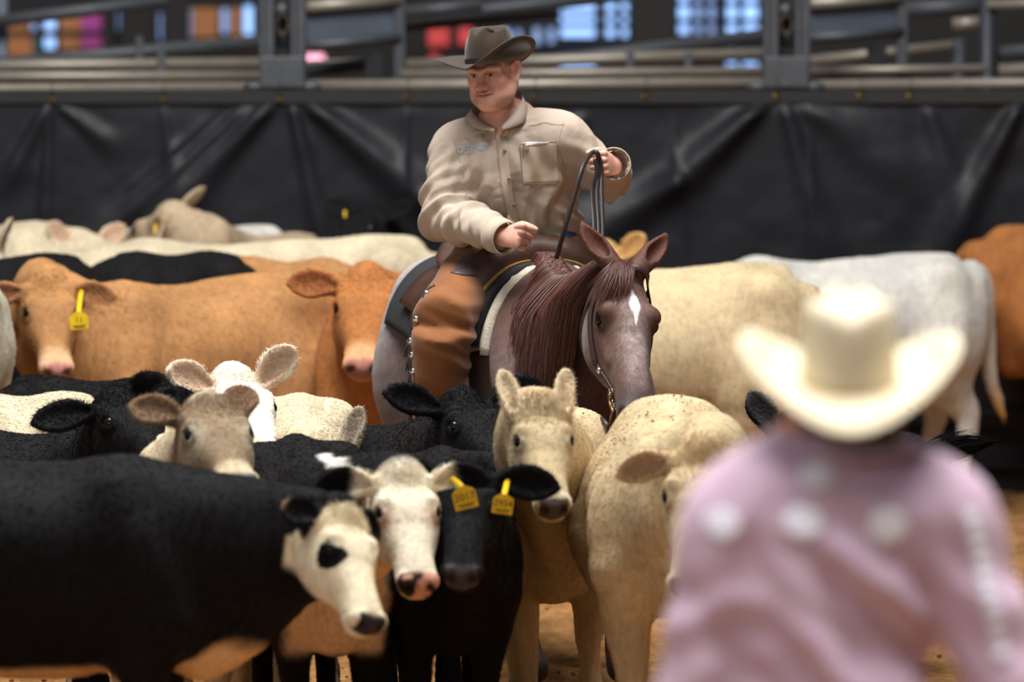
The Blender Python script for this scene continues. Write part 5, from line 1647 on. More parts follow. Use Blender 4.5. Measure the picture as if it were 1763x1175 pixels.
def cowboy_hat(par, c, fr, k, m, mband, crown=(0.083, 0.098, 0.118), brim=(0.165, 0.185), curl=78.0, dip=0.02, asym=0.0, lexp=1.25):
    f, l, u = fr
    a, b, hgt = np.array(crown) * k
    A, Bm = np.array(brim) * k
    nth, nr = 96, 14
    V = []
    # brim rings (inner to outer)
    for j in range(nr):
        rho = j / (nr - 1)
        for i in range(nth):
            t = 2 * math.pi * i / nth
            sl, cf = math.sin(t), math.cos(t)
            le = abs(sl) ** lexp
            cu = math.radians(curl + asym * sl) * le
            wl_ = (1 - le) * (Bm - b) + le * (A * 1.12 - a)
            sarc = wl_ * rho
            # bend upwards progressively
            ang = cu * min(1.0, rho * 1.25)
            out = sarc * (math.sin(ang) / ang if ang > 1e-3 else 1.0)
            up = sarc * ((1 - math.cos(ang)) / ang if ang > 1e-3 else 0.0)
            rad = np.hypot(a * sl, b * cf)
            dirv = nrm(f * cf * b + l * sl * a)
            z = up - dip * k * (cf * cf) * rho ** 1.5 * (1 - le)
            V.append(np.asarray(c) + dirv * (rad + out) + u * z)
    F = []
    for j in range(nr - 1):
        for i in range(nth):
            i2 = (i + 1) % nth
            F.append((j * nth + i, (j + 1) * nth + i, (j + 1) * nth + i2, j * nth + i2))
    base = len(V)
    # crown wall and creased top
    nw, ntop = 12, 10
    for j in range(nw + ntop):
        for i in range(nth):
            t = 2 * math.pi * i / nth
            sl, cf = math.sin(t), math.cos(t)
            if j < nw:
                q = j / (nw - 1)
                sc = 1 - 0.13 * q ** 1.5 - 0.05 * q ** 6
                z = hgt * (0.93 * q)
                rr = 1.0
            else:
                q = (j - nw + 1) / ntop
                sc = (0.82) * (1 - q)
                z = hgt * (0.93 + 0.07 * math.sin(min(1, q * 3) * math.pi / 2))
            x, y = a * sc * sl, b * sc * cf
            # cattleman crease: centre valley and two front dents
            if j >= nw - 4:
                wgt = min(1, (j - nw + 5) / 5)
                z -= wgt * 0.026 * k * math.exp(-(x / (0.020 * k)) ** 2) * (0.75 + 0.25 * cf)
                z -= wgt * 0.020 * k * math.exp(-((abs(x) - 0.052 * k) / (0.020 * k)) ** 2 - ((y - 0.035 * k) / (0.045 * k)) ** 2)
            if j < nw:
                dent = 0.014 * k * math.exp(-((abs(sl) - 0.72) / 0.28) ** 2) * sstep(0.35, 1.0, np.float64(q)) * (1 if cf > 0 else 0) * abs(cf) ** 0.3
                x *= 1 - dent / a; y *= 1 - dent / b
            z += 0.012 * k * (-(cf)) * (j / (nw + ntop)) * -1 * 0.6
            V.append(np.asarray(c) + l * x + f * y + u * z)
    for j in range(nw + ntop - 1):
        for i in range(nth):
            i2 = (i + 1) % nth
            F.append((base + j * nth + i, base + j * nth + i2, base + (j + 1) * nth + i2, base + (j + 1) * nth + i)[::-1])
    hat = put('hat', np.array(V), [tuple(reversed(q)) for q in F], m, par)
    hat.data.materials.append(m)
    sm = hat.modifiers.new('felt', 'SOLIDIFY'); sm.thickness = 0.004 * k; sm.offset = 0
    G = []
    for zz in (0.004, 0.011, 0.019):
        G.append([np.asarray(c) + l * (a + 0.003 * k) * math.sin(t) * (1 - 0.02 * zz / 0.02) + f * (b + 0.003 * k) * math.cos(t) + u * zz * k for t in np.linspace(0, 2 * math.pi, 80)])
    V, F = sheet(np.array(G))
    put('hat_band', V, F, mband, hat)
    return hat


def build_rider():
    k = 0.96
    D0 = 18.93
    root = thing('person', tuple(P(880, 440, 19.15)), 'person in a brown cowboy hat and tan shirt riding the roan horse', 'person')
    hc = P(847, 121, D0)
    fr = frame(-24, 9, 5)
    nb = P(868, 212, 19.0)
    hips, waist, chest, upch = P(888, 428, 19.2), P(900, 385, 19.14), P(884, 300, 19.04), P(872, 240, 19.02)
    shR, shL = P(786, 256, 19.05), P(966, 236, 18.98)
    elR, wrR = P(772, 372, 18.95), P(868, 409, 18.68)
    haR = P(893, 408, 18.62)
    elL, wrL = P(1050, 306, 19.02), P(1056, 286, 18.86)
    kneeR, ankR, hipR = P(768, 568, 18.72), P(768, 800, 18.88), P(848, 440, 19.1)
    HX = HORSE['S']
    hipL = P(945, 432, 19.1); kneeL = HX(-0.22, 0.31, 1.02); ankL = HX(-0.32, 0.34, 0.62)
    tq = nrm(chest - hips)
    tf = heading(6)
    allp = np.array([hc, nb, hips, shR, shL, elR, wrR, elL, wrL, kneeR, ankR, kneeL, ankL, P(930, 405, 18.5), P(1030, 280, 18.6)])
    lo, hi = allp.min(0) - 0.25, allp.max(0) + 0.22
    hand1 = P(905, 408, 18.60); hand2 = P(1036, 280, 18.77)
    fd = Field(lo, hi, 0.02, [(hc - 0.15, hc + 0.15, 0.0032), (hand1 - 0.07, hand1 + 0.07, 0.0027), (hand2 - 0.07, hand2 + 0.07, 0.0027)])
    q = head_sdf(fd, hc, fr, k)
    f, l, u = fr
    fd.tube([q(-0.012, 0, -0.05), (q(-0.02, 0, -0.13) * 0.6 + nb * 0.4) - [0.008, 0, 0], nb + [-0.008, 0.02, -0.05]], [0.056, 0.056, 0.075], k=0.03)
    ax_l = nrm(shL - shR)
    fd.tube([hips, waist, chest, upch, nb + [0, 0.03, -0.04]], [0.165, 0.165, 0.175, 0.165, 0.07], [0.115, 0.135, 0.13, 0.10, 0.06], up=tf, k=0.05)
    for a, b_, c_, w_ in ((shR, elR, wrR, 1), (shL, elL, wrL, 1)):
        fd.tube([upch * 0.5 + a * 0.5, a, (a + b_) / 2, b_], [0.07, 0.068, 0.056, 0.046], k=0.05)
        fd.tube([b_, (b_ + c_) / 2, c_], [0.046, 0.042, 0.029], k=0.02)
    # right fist pushing on the horn, left hand holding the reins
    hand_sdf(fd, wrR, P(905, 405, 18.60) - wrR, np.array([0.25, -0.2, 1.0]), np.array([0.5, 0.8, -0.35]), 1.0, 0.95)
    hand_sdf(fd, wrL, hand2 - wrL, np.array([-0.1, 0.05, 1.0]), np.array([-0.75, 0.55, -0.1]), 0.98, 0.95)
    for a, b_, c_ in ((hipR, kneeR, ankR), (hipL, kneeL, ankL)):
        fd.tube([a, (a + b_) / 2, b_], [0.085, 0.070, 0.050], k=0.02)
        fd.tube([b_, (b_ + c_) / 2, c_], [0.050, 0.048, 0.036], k=0.02)
        fd.tube([c_, c_ + HORSE['h'] * 0.10 - np.array([0, 0, 0.06]), c_ + HORSE['h'] * 0.18 - np.array([0, 0, 0.065])], [0.03, 0.028, 0.018], k=0.02)
    V, Q = fd.mesh(1)
    rel = (V - hc) / k
    X, Y, Z = rel @ f, rel @ l, rel @ u
    Z = np.where(Z < -0.02, -0.02 + (Z + 0.02) / 0.86, Z)
    inh = (np.abs(X) < 0.16) & (np.abs(Y) < 0.12) & (Z > -0.16)
    no = fbm(V, 30, 3, 3)
    c = np.tile(L3(226, 172, 154), (len(V), 1))
    mix = lambda c, col, m: c * (1 - m)[:, None] + np.asarray(col)[None, :3] * m[:, None]
    c = mix(c, L3(208, 142, 126), np.clip((no - 0.3) * 0.9, 0, 1) * 0.6)
    hm = inh * 1.0
    c = mix(c, L3(196, 104, 90), hm * np.exp(-((X - 0.11) / 0.03) ** 2 - (Y / 0.022) ** 2 - ((Z + 0.045) / 0.025) ** 2) * 0.6)      # nose tip
    c = mix(c, L3(190, 108, 94), hm * np.exp(-((np.abs(Y) - 0.045) / 0.02) ** 2 - ((Z + 0.035) / 0.03) ** 2) * (X > 0.02) * 0.25)     # cheeks
    c = mix(c, L3(180, 98, 88), hm * np.exp(-((Z + 0.078) / 0.010) ** 2 - (Y / 0.026) ** 2) * (X > 0.07) * 0.75)                        # lips
    c = mix(c, L3(120, 100, 88), hm * (sstep(-0.085, -0.105, Z) * sstep(0.02, 0.045, np.abs(Y) + 0.2 * np.maximum(0, 0.06 - X)) * 0.5) * (0.6 + 0.6 * no) * (X > -0.03))   # stubble
    c = mix(c, L3(132, 108, 96), hm * np.exp(-((Z + 0.062) / 0.007) ** 2 - (Y / 0.026) ** 2) * (X > 0.08) * 0.35)
    c = mix(c, L3(116, 98, 88), hm * np.exp(-((Z - 0.024 - 0.1 * (0.03 - np.abs(np.abs(Y) - 0.03))) / 0.005) ** 2) * sstep(0.062, 0.052, np.abs(Y)) * sstep(0.006, 0.014, np.abs(Y)) * (X > 0.05) * 0.4)  # brows
    c = mix(c, L3(96, 52, 46), hm * np.exp(-((Z + 0.0785) / 0.0028) ** 2 - (Y / 0.030) ** 4) * (X > 0.06) * 0.8)  # shade in the mouth groove painted in
    c = mix(c, L3(160, 110, 98), hm * np.exp(-((np.abs(Y) - 0.032) / 0.020) ** 2 - ((Z - 0.000) / 0.011) ** 2) * (X > 0.05) * 0.75)  # shade of the eye hollows painted into the skin
    c = mix(c, L3(62, 42, 38), hm * np.exp(-((np.abs(Y) - 0.032) / 0.016) ** 4 - ((Z - 0.0035) / 0.0032) ** 2) * (X > 0.05) * 0.8)
    c = mix(c, L3(150, 92, 84), hm * np.exp(-((np.abs(Y) - 0.030) / 0.006) ** 2 - ((Z + 0.064) / 0.018) ** 2) * (X > 0.06) * 0.4)  # shade of the nose-to-mouth creases painted in
    hairm = hm * sstep(0.012, 0.0, X + 0.22 * np.maximum(0, 0.0 - Z)) * (Z > -0.055) * (np.abs(Y) < 0.075)
    hairm = np.maximum(hairm, hm * sstep(0.010, 0.016, Z) * sstep(0.04, 0.025, X) * (np.abs(Y) > 0.055) * (np.abs(Y) < 0.078))
    c = mix(c, L3(128, 116, 108), np.clip(hairm, 0, 1) * (0.65 + 0.35 * no))
    put('body', V, Q, M_SKIN, root, colors=c)
    me = [q(0.0705, g * 0.032, -0.0025) for g in (1, -1)]
    M_WHT = mat('eye_white', L3(170, 152, 146), rough=0.2)
    for p in me:
        Ev, Ef = uvball(p, 0.0120 * k, 14, 10)
        e = put('eye', Ev, Ef, M_WHT, root)
        lk = nrm(f * 0.95 - l * 0.12 - u * 0.25)
        Ev, Ef = uvball(p + lk * 0.0085 * k, 0.0062 * k, 12, 8)
        put('iris', Ev, Ef, M_EYE, e)
    # hat
    hatc = q(0.002, 0, 0.028)
    hf = frame(-32, 2, 5)
    cowboy_hat(root, hatc, hf, 1.0, M_HATF, M_BAND, crown=(0.078, 0.094, 0.124), brim=(0.172, 0.158), curl=72, dip=0.014, asym=42)
    # white undershirt glimpsed at the collar
    # shirt
    lo2 = np.array([min(shR[0], elR[0]) - 0.14, 18.45, waist[2] - 0.16]); hi2 = np.array([wrL[0] + 0.14, 19.5, nb[2] + 0.12])
    sf = Field(lo2, hi2, 0.0068)
    belt = hips * 0.72 + waist * 0.28
    sf.tube([belt, waist, chest, upch, nb + [0, 0.035, -0.025]], [0.182, 0.197, 0.196, 0.180, 0.085], [0.145, 0.165, 0.150, 0.115, 0.072], up=tf, k=0.05, n=2.3, cap=0.02, sub=8)
    sf.tube([nb + [0.045, 0.03, -0.025], shL + [0, 0, 0.005]], [0.055, 0.066], k=0.05)
    sf.tube([nb + [-0.045, 0.03, -0.03], shR + [0, 0, 0.005]], [0.055, 0.066], k=0.05)
    sf.tube([upch * 0.5 + shR * 0.5, shR, (shR + elR) / 2 + [-0.012, 0, 0], elR + [-0.015, 0, -0.005]], [0.088, 0.082, 0.080, 0.075], k=0.05)
    sf.tube([elR + [-0.01, 0, -0.005], (elR + wrR) / 2 + [0, 0, 0.004], wrR * 0.8 + elR * 0.2, wrR + (wrR - elR) * 0.03], [0.076, 0.068, 0.054, 0.047], k=0.03)
    sf.tube([upch * 0.5 + shL * 0.5, shL, (shL + elL) / 2, elL], [0.088, 0.082, 0.076, 0.070], k=0.05)
    sf.tube([elL, (elL + wrL) / 2 + [0.006, 0, -0.004], wrL + (wrL - elL) * 0.22], [0.070, 0.062, 0.050], k=0.03)
    # openings: neck, cuffs
    sf.tube([nb + [0, -0.015, 0.01], nb + [0, -0.01, 0.05], nb + [0, 0, 0.2]], [0.060, 0.072, 0.09], k=0.01, sign=-1)
    sf.tube([nb + [-0.004, -0.15, -0.005], nb + [-0.004, -0.05, 0.01]], [0.012, 0.040], [0.03, 0.045], k=0.008, sign=-1)
    for w_, e_ in ((wrR, elR), (wrL, elL)):
        dv = nrm(w_ - e_)
        sf.tube([w_ - dv * 0.022, w_ + dv * 0.08], 0.046, k=0.004, sign=-1, cap=0.004)
    SV, SQ = sf.mesh(2)
    SN = vnormals(SV, SQ)
    z = np.array([0, 0, 1.0])
    SV = fold(SV, SN, [
        (elR, 0.14, nrm(wrR - elR) + nrm(elR - shR), 0.045, 0.013), ((elR + shR) / 2, 0.13, nrm(elR - shR) + [0.5, 0, 0], 0.075, 0.007), ((elR + wrR) / 2, 0.11, nrm(wrR - elR) + [0, 0, 0.5], 0.05, 0.008),
        (shR + [0.06, -0.1, -0.06], 0.11, [1, 0, -0.35], 0.06, 0.006),
        (elL, 0.12, nrm(elL - shL) + [0, 0, 0.6], 0.05, 0.010), ((shL + elL) / 2, 0.12, [0.5, 0, 1], 0.07, 0.006), (shL + [-0.05, -0.1, -0.10], 0.11, [1, 0, 0.25], 0.055, 0.007),
        (chest + [-0.09, -0.12, -0.05], 0.15, [1, 0, 0.35], 0.085, 0.009), (chest + [0.10, -0.12, -0.07], 0.15, [1, 0, -0.3], 0.085, 0.008),
        (waist + [0, -0.12, 0.0], 0.16, [1, 0, 0.1], 0.055, 0.010), (waist + [0.14, -0.05, 0.03], 0.12, [0.4, 0, 1], 0.05, 0.010), (upch + [0.04, -0.1, -0.02], 0.12, [1, 0, 0.5], 0.06, 0.005)], 31, 1.75)
    SV = relax(SV, SQ, 0.25)
    shirt = put('shirt', SV, SQ, M_SHIRT, root)
    bv = bvh_of(SV, SQ)
    into = nrm([0.02, 1, 0.02])
    # placket, buttons, seams, pocket, badge, pen, lettering
    pc = [P(x, y, 18.8) for x, y in ((856, 216), (863, 250), (867, 290), (872, 330), (880, 370), (886, 398))]
    pc = cat(pc, 6)
    G = np.array([[p + np.array([dx, 0, 0]) for dx in np.linspace(-0.017, 0.017, 5)] for p in pc])
    Gd = drape(bv, G.reshape(-1, 3), into, 0.0012).reshape(G.shape)
    V, F = thick_sheet(Gd, np.tile(-into, G.shape[:2] + (1,)), 0.003)
    put('placket', V, F, M_SHIRTD, shirt)
    for x, y in ((849, 224), (868, 263), (876, 311), (884, 358), (826, 198)):
        p = drape(bv, [P(x, y, 18.8)], into, 0.006)[0]
        V, F = pipe([p, p - into * 0.003], 0.0062, 14)
        b = put('button', V, F, M_BUTTON, shirt)

    def seam(pts, name='seam', r=0.0009, m=M_SEAM, sub=8, off=0.0006):
        pp = drape(bv, cat([P(x, y, 18.8) for x, y in pts], sub), into, off)
        for _ in range(3):
            pp[1:-1] = (pp[:-2] + 2 * pp[1:-1] + pp[2:]) / 4
        V, F = pipe(pp, r, 6)
        return put(name, V, F, m, shirt)
    seam([(766, 216), (775, 240), (783, 262), (794, 300), (802, 340)], 'armhole_seam')
    seam([(974, 186), (970, 215), (962, 245), (966, 275), (974, 300)], 'armhole_seam')
    seam([(902, 184), (935, 186), (972, 190)], 'yoke_seam')
    pk = patch('pocket', bv, [P(900, 322, 18.8), P(962, 320, 18.8), P(958, 247, 18.8), P(894, 253, 18.8)], into, 0.002, M_SHIRTD, shirt, 14, 14, 0.002)
    for a, b_ in (((900, 322), (962, 320)), ((962, 320), (958, 247)), ((958, 247), (894, 253)), ((894, 253), (900, 322))):
        m_ = ((a[0] + b_[0]) / 2, (a[1] + b_[1]) / 2)
        seam([a, m_, b_], 'pocket_seam', off=0.0045)
    patch('pocket_paper', bv, [P(904, 256, 18.8), P(944, 249, 18.8), P(943, 248, 18.8), P(904, 248, 18.8)], into, 0.005, M_PAPER, shirt, 8, 4, 0.0008)
    pp = drape(bv, [P(901, 249, 18.8), P(900.5, 258, 18.8), P(900, 270, 18.8)], into, 0.007)
    V, F = pipe(pp, [0.0032, 0.0022, 0.0035], 8, sub=4)
    put('pocket_pen', V, F, M_CHROME, shirt)
    bp = drape(bv, [P(906.5, 261, 18.8)], into, 0.0055)[0]
    V, F = pipe([bp, bp - into * 0.0012], 0.0075, 18)
    bd = put('pocket_badge', V, F, M_STAMP, shirt)
    q2 = np.linspace(0, 2 * math.pi, 16)
    V, F = pipe([bp - into * 0.0014 + np.array([0.0045 * math.cos(t), 0, 0.0045 * math.sin(t)]) for t in q2], 0.0006, 6)
    put('badge_ring', V, F, M_SEAM, bd)
    # chest lettering
    cu = bpy.data.curves.new('lettering', 'FONT'); cu.body = 'OPTIMUM'; cu.size = 0.030; cu.align_x = 'CENTER'; cu.align_y = 'CENTER'; cu.extrude = 0.0006
    to = bpy.data.objects.new('lettering', cu); COL.objects.link(to)
    tm = bpy.data.meshes.new_from_object(to); bpy.data.objects.remove(to)
    tv = np.array([v_.co[:] for v_ in tm.vertices])
    tp = [tuple(p.vertices) for p in tm.polygons]
    cen = P(812, 259, 18.8)
    xd = nrm([1, 0, 0.20]); yd = nrm([-0.20, 0, 1])
    wd = cen + xd * tv[:, :1] * 0.78 + yd * tv[:, 1:2]
    wv = drape(bv, wd, into, 0.0030)
    wv = wv - into * np.where(tv[:, 2:3] > 0, 0.0008, 0.0)
    put('lettering', wv, tp, M_LOGO, shirt, smooth=False)
    seam([(789, 272), (812, 267), (836, 261)], 'lettering_rule', 0.0008, M_LOGO, off=0.001)
    # collar: two leaves folded over a stand
    for g, Tp, Bp in ((1, [(866, 164, 19.10), (890, 158, 19.06), (900, 168, 18.98), (886, 192, 18.92), (862, 218, 18.90)], [(872, 190, 19.14), (906, 186, 19.06), (912, 197, 18.98), (898, 213, 18.91), (864, 224, 18.885)]),
                      (-1, [(858, 170, 19.10), (824, 176, 19.05), (812, 188, 18.98), (826, 206, 18.93), (852, 221, 18.90)], [(850, 190, 19.14), (806, 198, 19.06), (803, 208, 18.98), (820, 220, 18.91), (850, 226, 18.885)])):
        T = cat([P(*q_) for q_ in Tp], 6); Bt = cat([P(*q_) for q_ in Bp], 6)
        inn = T + (nb - T) * [0.16, 0.16, 0] - z * 0.034
        G = np.stack([inn, T - z * 0.006, T + z * 0.003, T * 0.55 + Bt * 0.45 - [0, 0.010, 0], Bt - [0, 0.008, 0]], 1)
        Nn = np.cross(np.gradient(G, axis=0), np.gradient(G, axis=1)); Nn /= np.maximum(1e-9, np.linalg.norm(Nn, axis=2))[:, :, None]
        V, F = thick_sheet(G, Nn * (1 if g < 0 else -1), 0.0022)
        put('collar', V, F, M_SHIRT, shirt)
    # undershirt
    uv = P(858, 217, 18.86)
    V, F = uvball(nb + [-0.008, -0.050, -0.058], (0.026, 0.034, 0.018), 20, 10)
    put('undershirt', V, F, M_TEE, root)
    # cuffs
    for w_, e_, ex in ((wrR, elR, 0.014), (wrL, elL, 0.035)):
        dv = nrm(w_ - e_)
        V, F = pipe([w_ - dv * (0.062 - ex), w_ - dv * (0.03 - ex), w_ + dv * ex], [0.058, 0.0555, 0.052], 30, closed_caps=False)
        F = F[:-2]
        cf = put('cuff', V, F, M_SHIRTD, shirt)
        sm = cf.modifiers.new('cloth', 'SOLIDIFY'); sm.thickness = 0.004
    # jeans under the chaps
    jf = Field(np.minimum(np.minimum(hipR, hipL), hips) - 0.25, np.maximum(np.maximum(hipR, hipL), hips) + 0.22, 0.012)
    jf.tube([hips - [0, 0, 0.06], hips, hips * 0.65 + waist * 0.35], [0.175, 0.178, 0.172], [0.13, 0.14, 0.14], up=tf, k=0.04, cap=0.02)
    for a, b_ in ((hipR, kneeR), (hipL, kneeL)):
        jf.tube([a, a * 0.6 + b_ * 0.4], [0.112, 0.104], k=0.05)
    V, Q = jf.mesh(2)
    put('jeans', V, Q, M_DENIM, root)
    V, F = pipe([hips * 0.55 + waist * 0.45 + nrm(ax_l) * 0.182 * math.cos(t) + tf * 0.150 * math.sin(t) for t in np.linspace(0, 2 * math.pi, 40)], 0.004, 8, up=np.array([ax_l * math.cos(t) + tf * math.sin(t) for t in np.linspace(0, 2 * math.pi, 40)]), rh=0.02)
    put('belt', V, F, M_REDL, root)
    # chaps
    for g, (a, b_, c_) in ((-1, (hipR, kneeR, ankR)), (1, (hipL, kneeL, ankL))):
        cf = Field(np.minimum(np.minimum(a, b_), c_) - 0.2, np.maximum(np.maximum(a, b_), c_) + 0.2, 0.0095)
        o = np.array([-0.015, -0.01, 0.0]) * (1 if g < 0 else 0)
        cf.tube([a + o * 0.3 + [0, -0.01, 0.0], a * 0.62 + b_ * 0.38 + o, b_ + o * 0.8 + [0, 0, 0.03]], [0.120, 0.116, 0.104], [0.120, 0.108, 0.100], k=0.05, cap=0.04)
        cf.tube([b_ + o, b_ * 0.55 + c_ * 0.45 + o * 1.2, c_ + o + [0, 0, 0.05]], [0.102, 0.094, 0.098], [0.105, 0.098, 0.10], k=0.03, up=HORSE['h'], cap=0.02)
        V, Q = cf.mesh(2)
        N = vnormals(V, Q)
        V = fold(V, N, [(b_ + [0.05, 0.0, -0.02], 0.11, [0.3, 0, 1], 0.05, 0.014), (a * 0.5 + b_ * 0.5, 0.16, [0.8, 0, 1], 0.085, 0.008), (b_ * 0.5 + c_ * 0.5, 0.18, [0.5, 0, 1], 0.10, 0.006)], 61)
        V = relax(V, Q, 0.4)
        ch = put('chaps_leg', V, Q, M_SUEDE, root)
        cb = bvh_of(V, Q)
        if g < 0:
            # dark smooth leather yoke over the thigh, conchos and fringe along the outer edge
            edge = [P(x, y, 18.7) for x, y in ((768, 470), (778, 448), (805, 436), (842, 440), (846, 452), (822, 470), (800, 473), (768, 468))]
            pts2 = [P(x, y, 18.7) for x, y in ((770, 468), (800, 473), (824, 470), (843, 446), (832, 436), (800, 434), (782, 444))]
            cc = np.mean(pts2, 0)
            rings = [np.array([cc + (p - cc) * t for p in cat(pts2 + [pts2[0]], 5)]) for t in np.linspace(0.02, 1, 8)]
            Gd = np.array([drape(cb, rr, [0.1, 1, -0.1], 0.002) for rr in rings])
            V3, F3 = thick_sheet(Gd, np.tile(nrm([-0.1, -1, 0.1]), Gd.shape[:2] + (1,)), 0.003)
            put('thigh_yoke', V3, F3, M_PATCH, ch)
            for x, y in ((722, 548), (709, 588), (714, 612), (718, 640), (738, 512)):
                p, n = snap(cb, P(x, y, 18.72), 0.003)
                n = nrm(n + np.array([-0.2, -1.2, 0]))
                V3, F3 = pipe([p, p + n * 0.004, p + n * 0.007], [0.013, 0.012, 0.006], 14)
                put('concho', V3, F3, M_CHROME, ch)
                for e in range(2):
                    V3, F3 = pipe([p + n * 0.003, p + np.array([-0.012, -0.01, -0.02]), p + np.array([-0.018 + 0.01 * e, -0.006, -0.05])], 0.0025, 6, sub=3)
                    put('concho_tie', V3, F3, M_BLEATHER, ch)
            for e in np.linspace(0, 1, 26):
                p = P(702 + 16 * e, 600 + 30 * e + 60 * (e > .5) * (e - .5), 18.82)
                p, n = snap(cb, p, 0.004)
                ln = 0.16 + 0.06 * random.random()
                V3, F3 = pipe([p, p + np.array([-0.012 - 0.012 * random.random(), 0.0, -ln * 0.4]), p + np.array([-0.010 + 0.012 * random.random(), 0.01, -ln])], 0.0032, 5, sub=3, rh=0.0016)
                put('fringe', V3, F3, M_LEATHER, ch)
            el = [snap(cb, P(x, y, 18.75), 0.003)[0] for x, y in ((752, 500), (735, 525), (722, 548), (712, 580), (709, 610), (714, 650), (720, 690), (722, 740))]
            V3, F3 = pipe(el, 0.007, 8, sub=4, up=(0, -1, 0), rh=0.003)
            put('edge_binding', V3, F3, M_LEATHER, ch)
        else:
            p = hipL + np.array([0.09, -0.10, 0.07])
        # boot
        bt = Field(c_ - 0.2, c_ + np.array([0.25, 0.2, 0.15]), 0.009)
        hd = HORSE['h']
        bt.tube([c_ + [0, 0, 0.08], c_ - [0, 0, 0.02], c_ + hd * 0.03 - [0, 0, 0.07]], [0.05, 0.046, 0.042], k=0.02)
        bt.tube([c_ - hd * 0.04 - [0, 0, 0.075], c_ + hd * 0.10 - [0, 0, 0.075], c_ + hd * 0.20 - [0, 0, 0.085]], [0.035, 0.042, 0.024], [0.032, 0.03, 0.02], k=0.03)
        V, Q = bt.mesh(2)
        put('boot', V, Q, M_LEATHER, root)
    # belt end, knife sheath at the right hip and far-side chaps flap
    p = P(797, 424, 19.02)
    V, F = pipe([p + [0, 0, 0.02], p, p - [0.008, 0, 0.035]], [0.014, 0.016, 0.010], 10, sub=3, rh=0.008)
    put('sheath', V, F, M_REDL, root)
    # reins: four straps down to the neck, and the long end over the near side
    rn = thing('reins', tuple(hand2), 'dark leather reins hanging from the rider\'s raised hand to the horse', 'reins')
    top = hand2 + np.array([-0.034, -0.015, 0.028])
    H = HORSE
    gz = lambda p: p
    ends = [(1025, 425), (1033, 432), (1039, 438)]
    for i, (x, y) in enumerate(ends):
        a = top + np.array([0.012 + 0.008 * i, 0.01 * i - 0.01, 0.0])
        pts = [a + [0.0, 0, -0.012], a + [0.006, -0.006, -0.06], P(1020 + 8 * i, 330, 18.72), P(1023 + 7.5 * i, 380, 18.66), P(x, y, 18.58), P(x + 8, y + 24, 18.5)]
        V, F = pipe(pts, 0.0075 if i else 0.009, 8, up=(0.5, -1, 0), rh=0.003, sub=6)
        put('rein_strap', V, F, M_BLEATHER, rn)
    pts = [top + [0.026, -0.004, -0.02], top + [0.018, -0.012, 0.006], top + [0.0, -0.014, 0.004], P(1003, 290, 18.66), P(988, 340, 18.62), P(972, 395, 18.60), P(958, 446, 18.62)]
    V, F = pipe(pts, 0.0085, 8, up=(0.4, -1, 0), rh=0.0045, sub=6)
    put('rein_strap', V, F, M_BLEATHER, rn)
    for g in (-1, 1):
        e = H['shank%d' % g]
        b0 = H['S'](0.30, g * 0.16, 1.12)
        pts = [e, e + np.array([-0.02, 0.02, 0.06]), e * 0.45 + b0 * 0.55 + np.array([0, -0.02, -0.02]), b0]
        V, F = pipe(pts, 0.007, 8, up=(0.3, -1, 0.2), rh=0.003, sub=8)
        put('rein_strap', V, F, M_BLEATHER, rn)


build_rider()
# ------------------------------------------------------------------ the man on foot near the camera, seen from behind
M_MAUVE = mat('mauve_shirt', L3(190, 164, 182), rough=0.85, noise=(4, 0.05), sheen=0.15, spec=0.2)
M_STRAW = mat('cream_straw', L3(204, 192, 164), rough=0.7, noise=(60, 0.05), bump=(200, 0.2, 0.001))
M_STRAWB = mat('straw_band', L3(196, 176, 136), rough=0.7)
M_EMB = mat('white_embroidery', L3(226, 226, 236), rough=0.7)


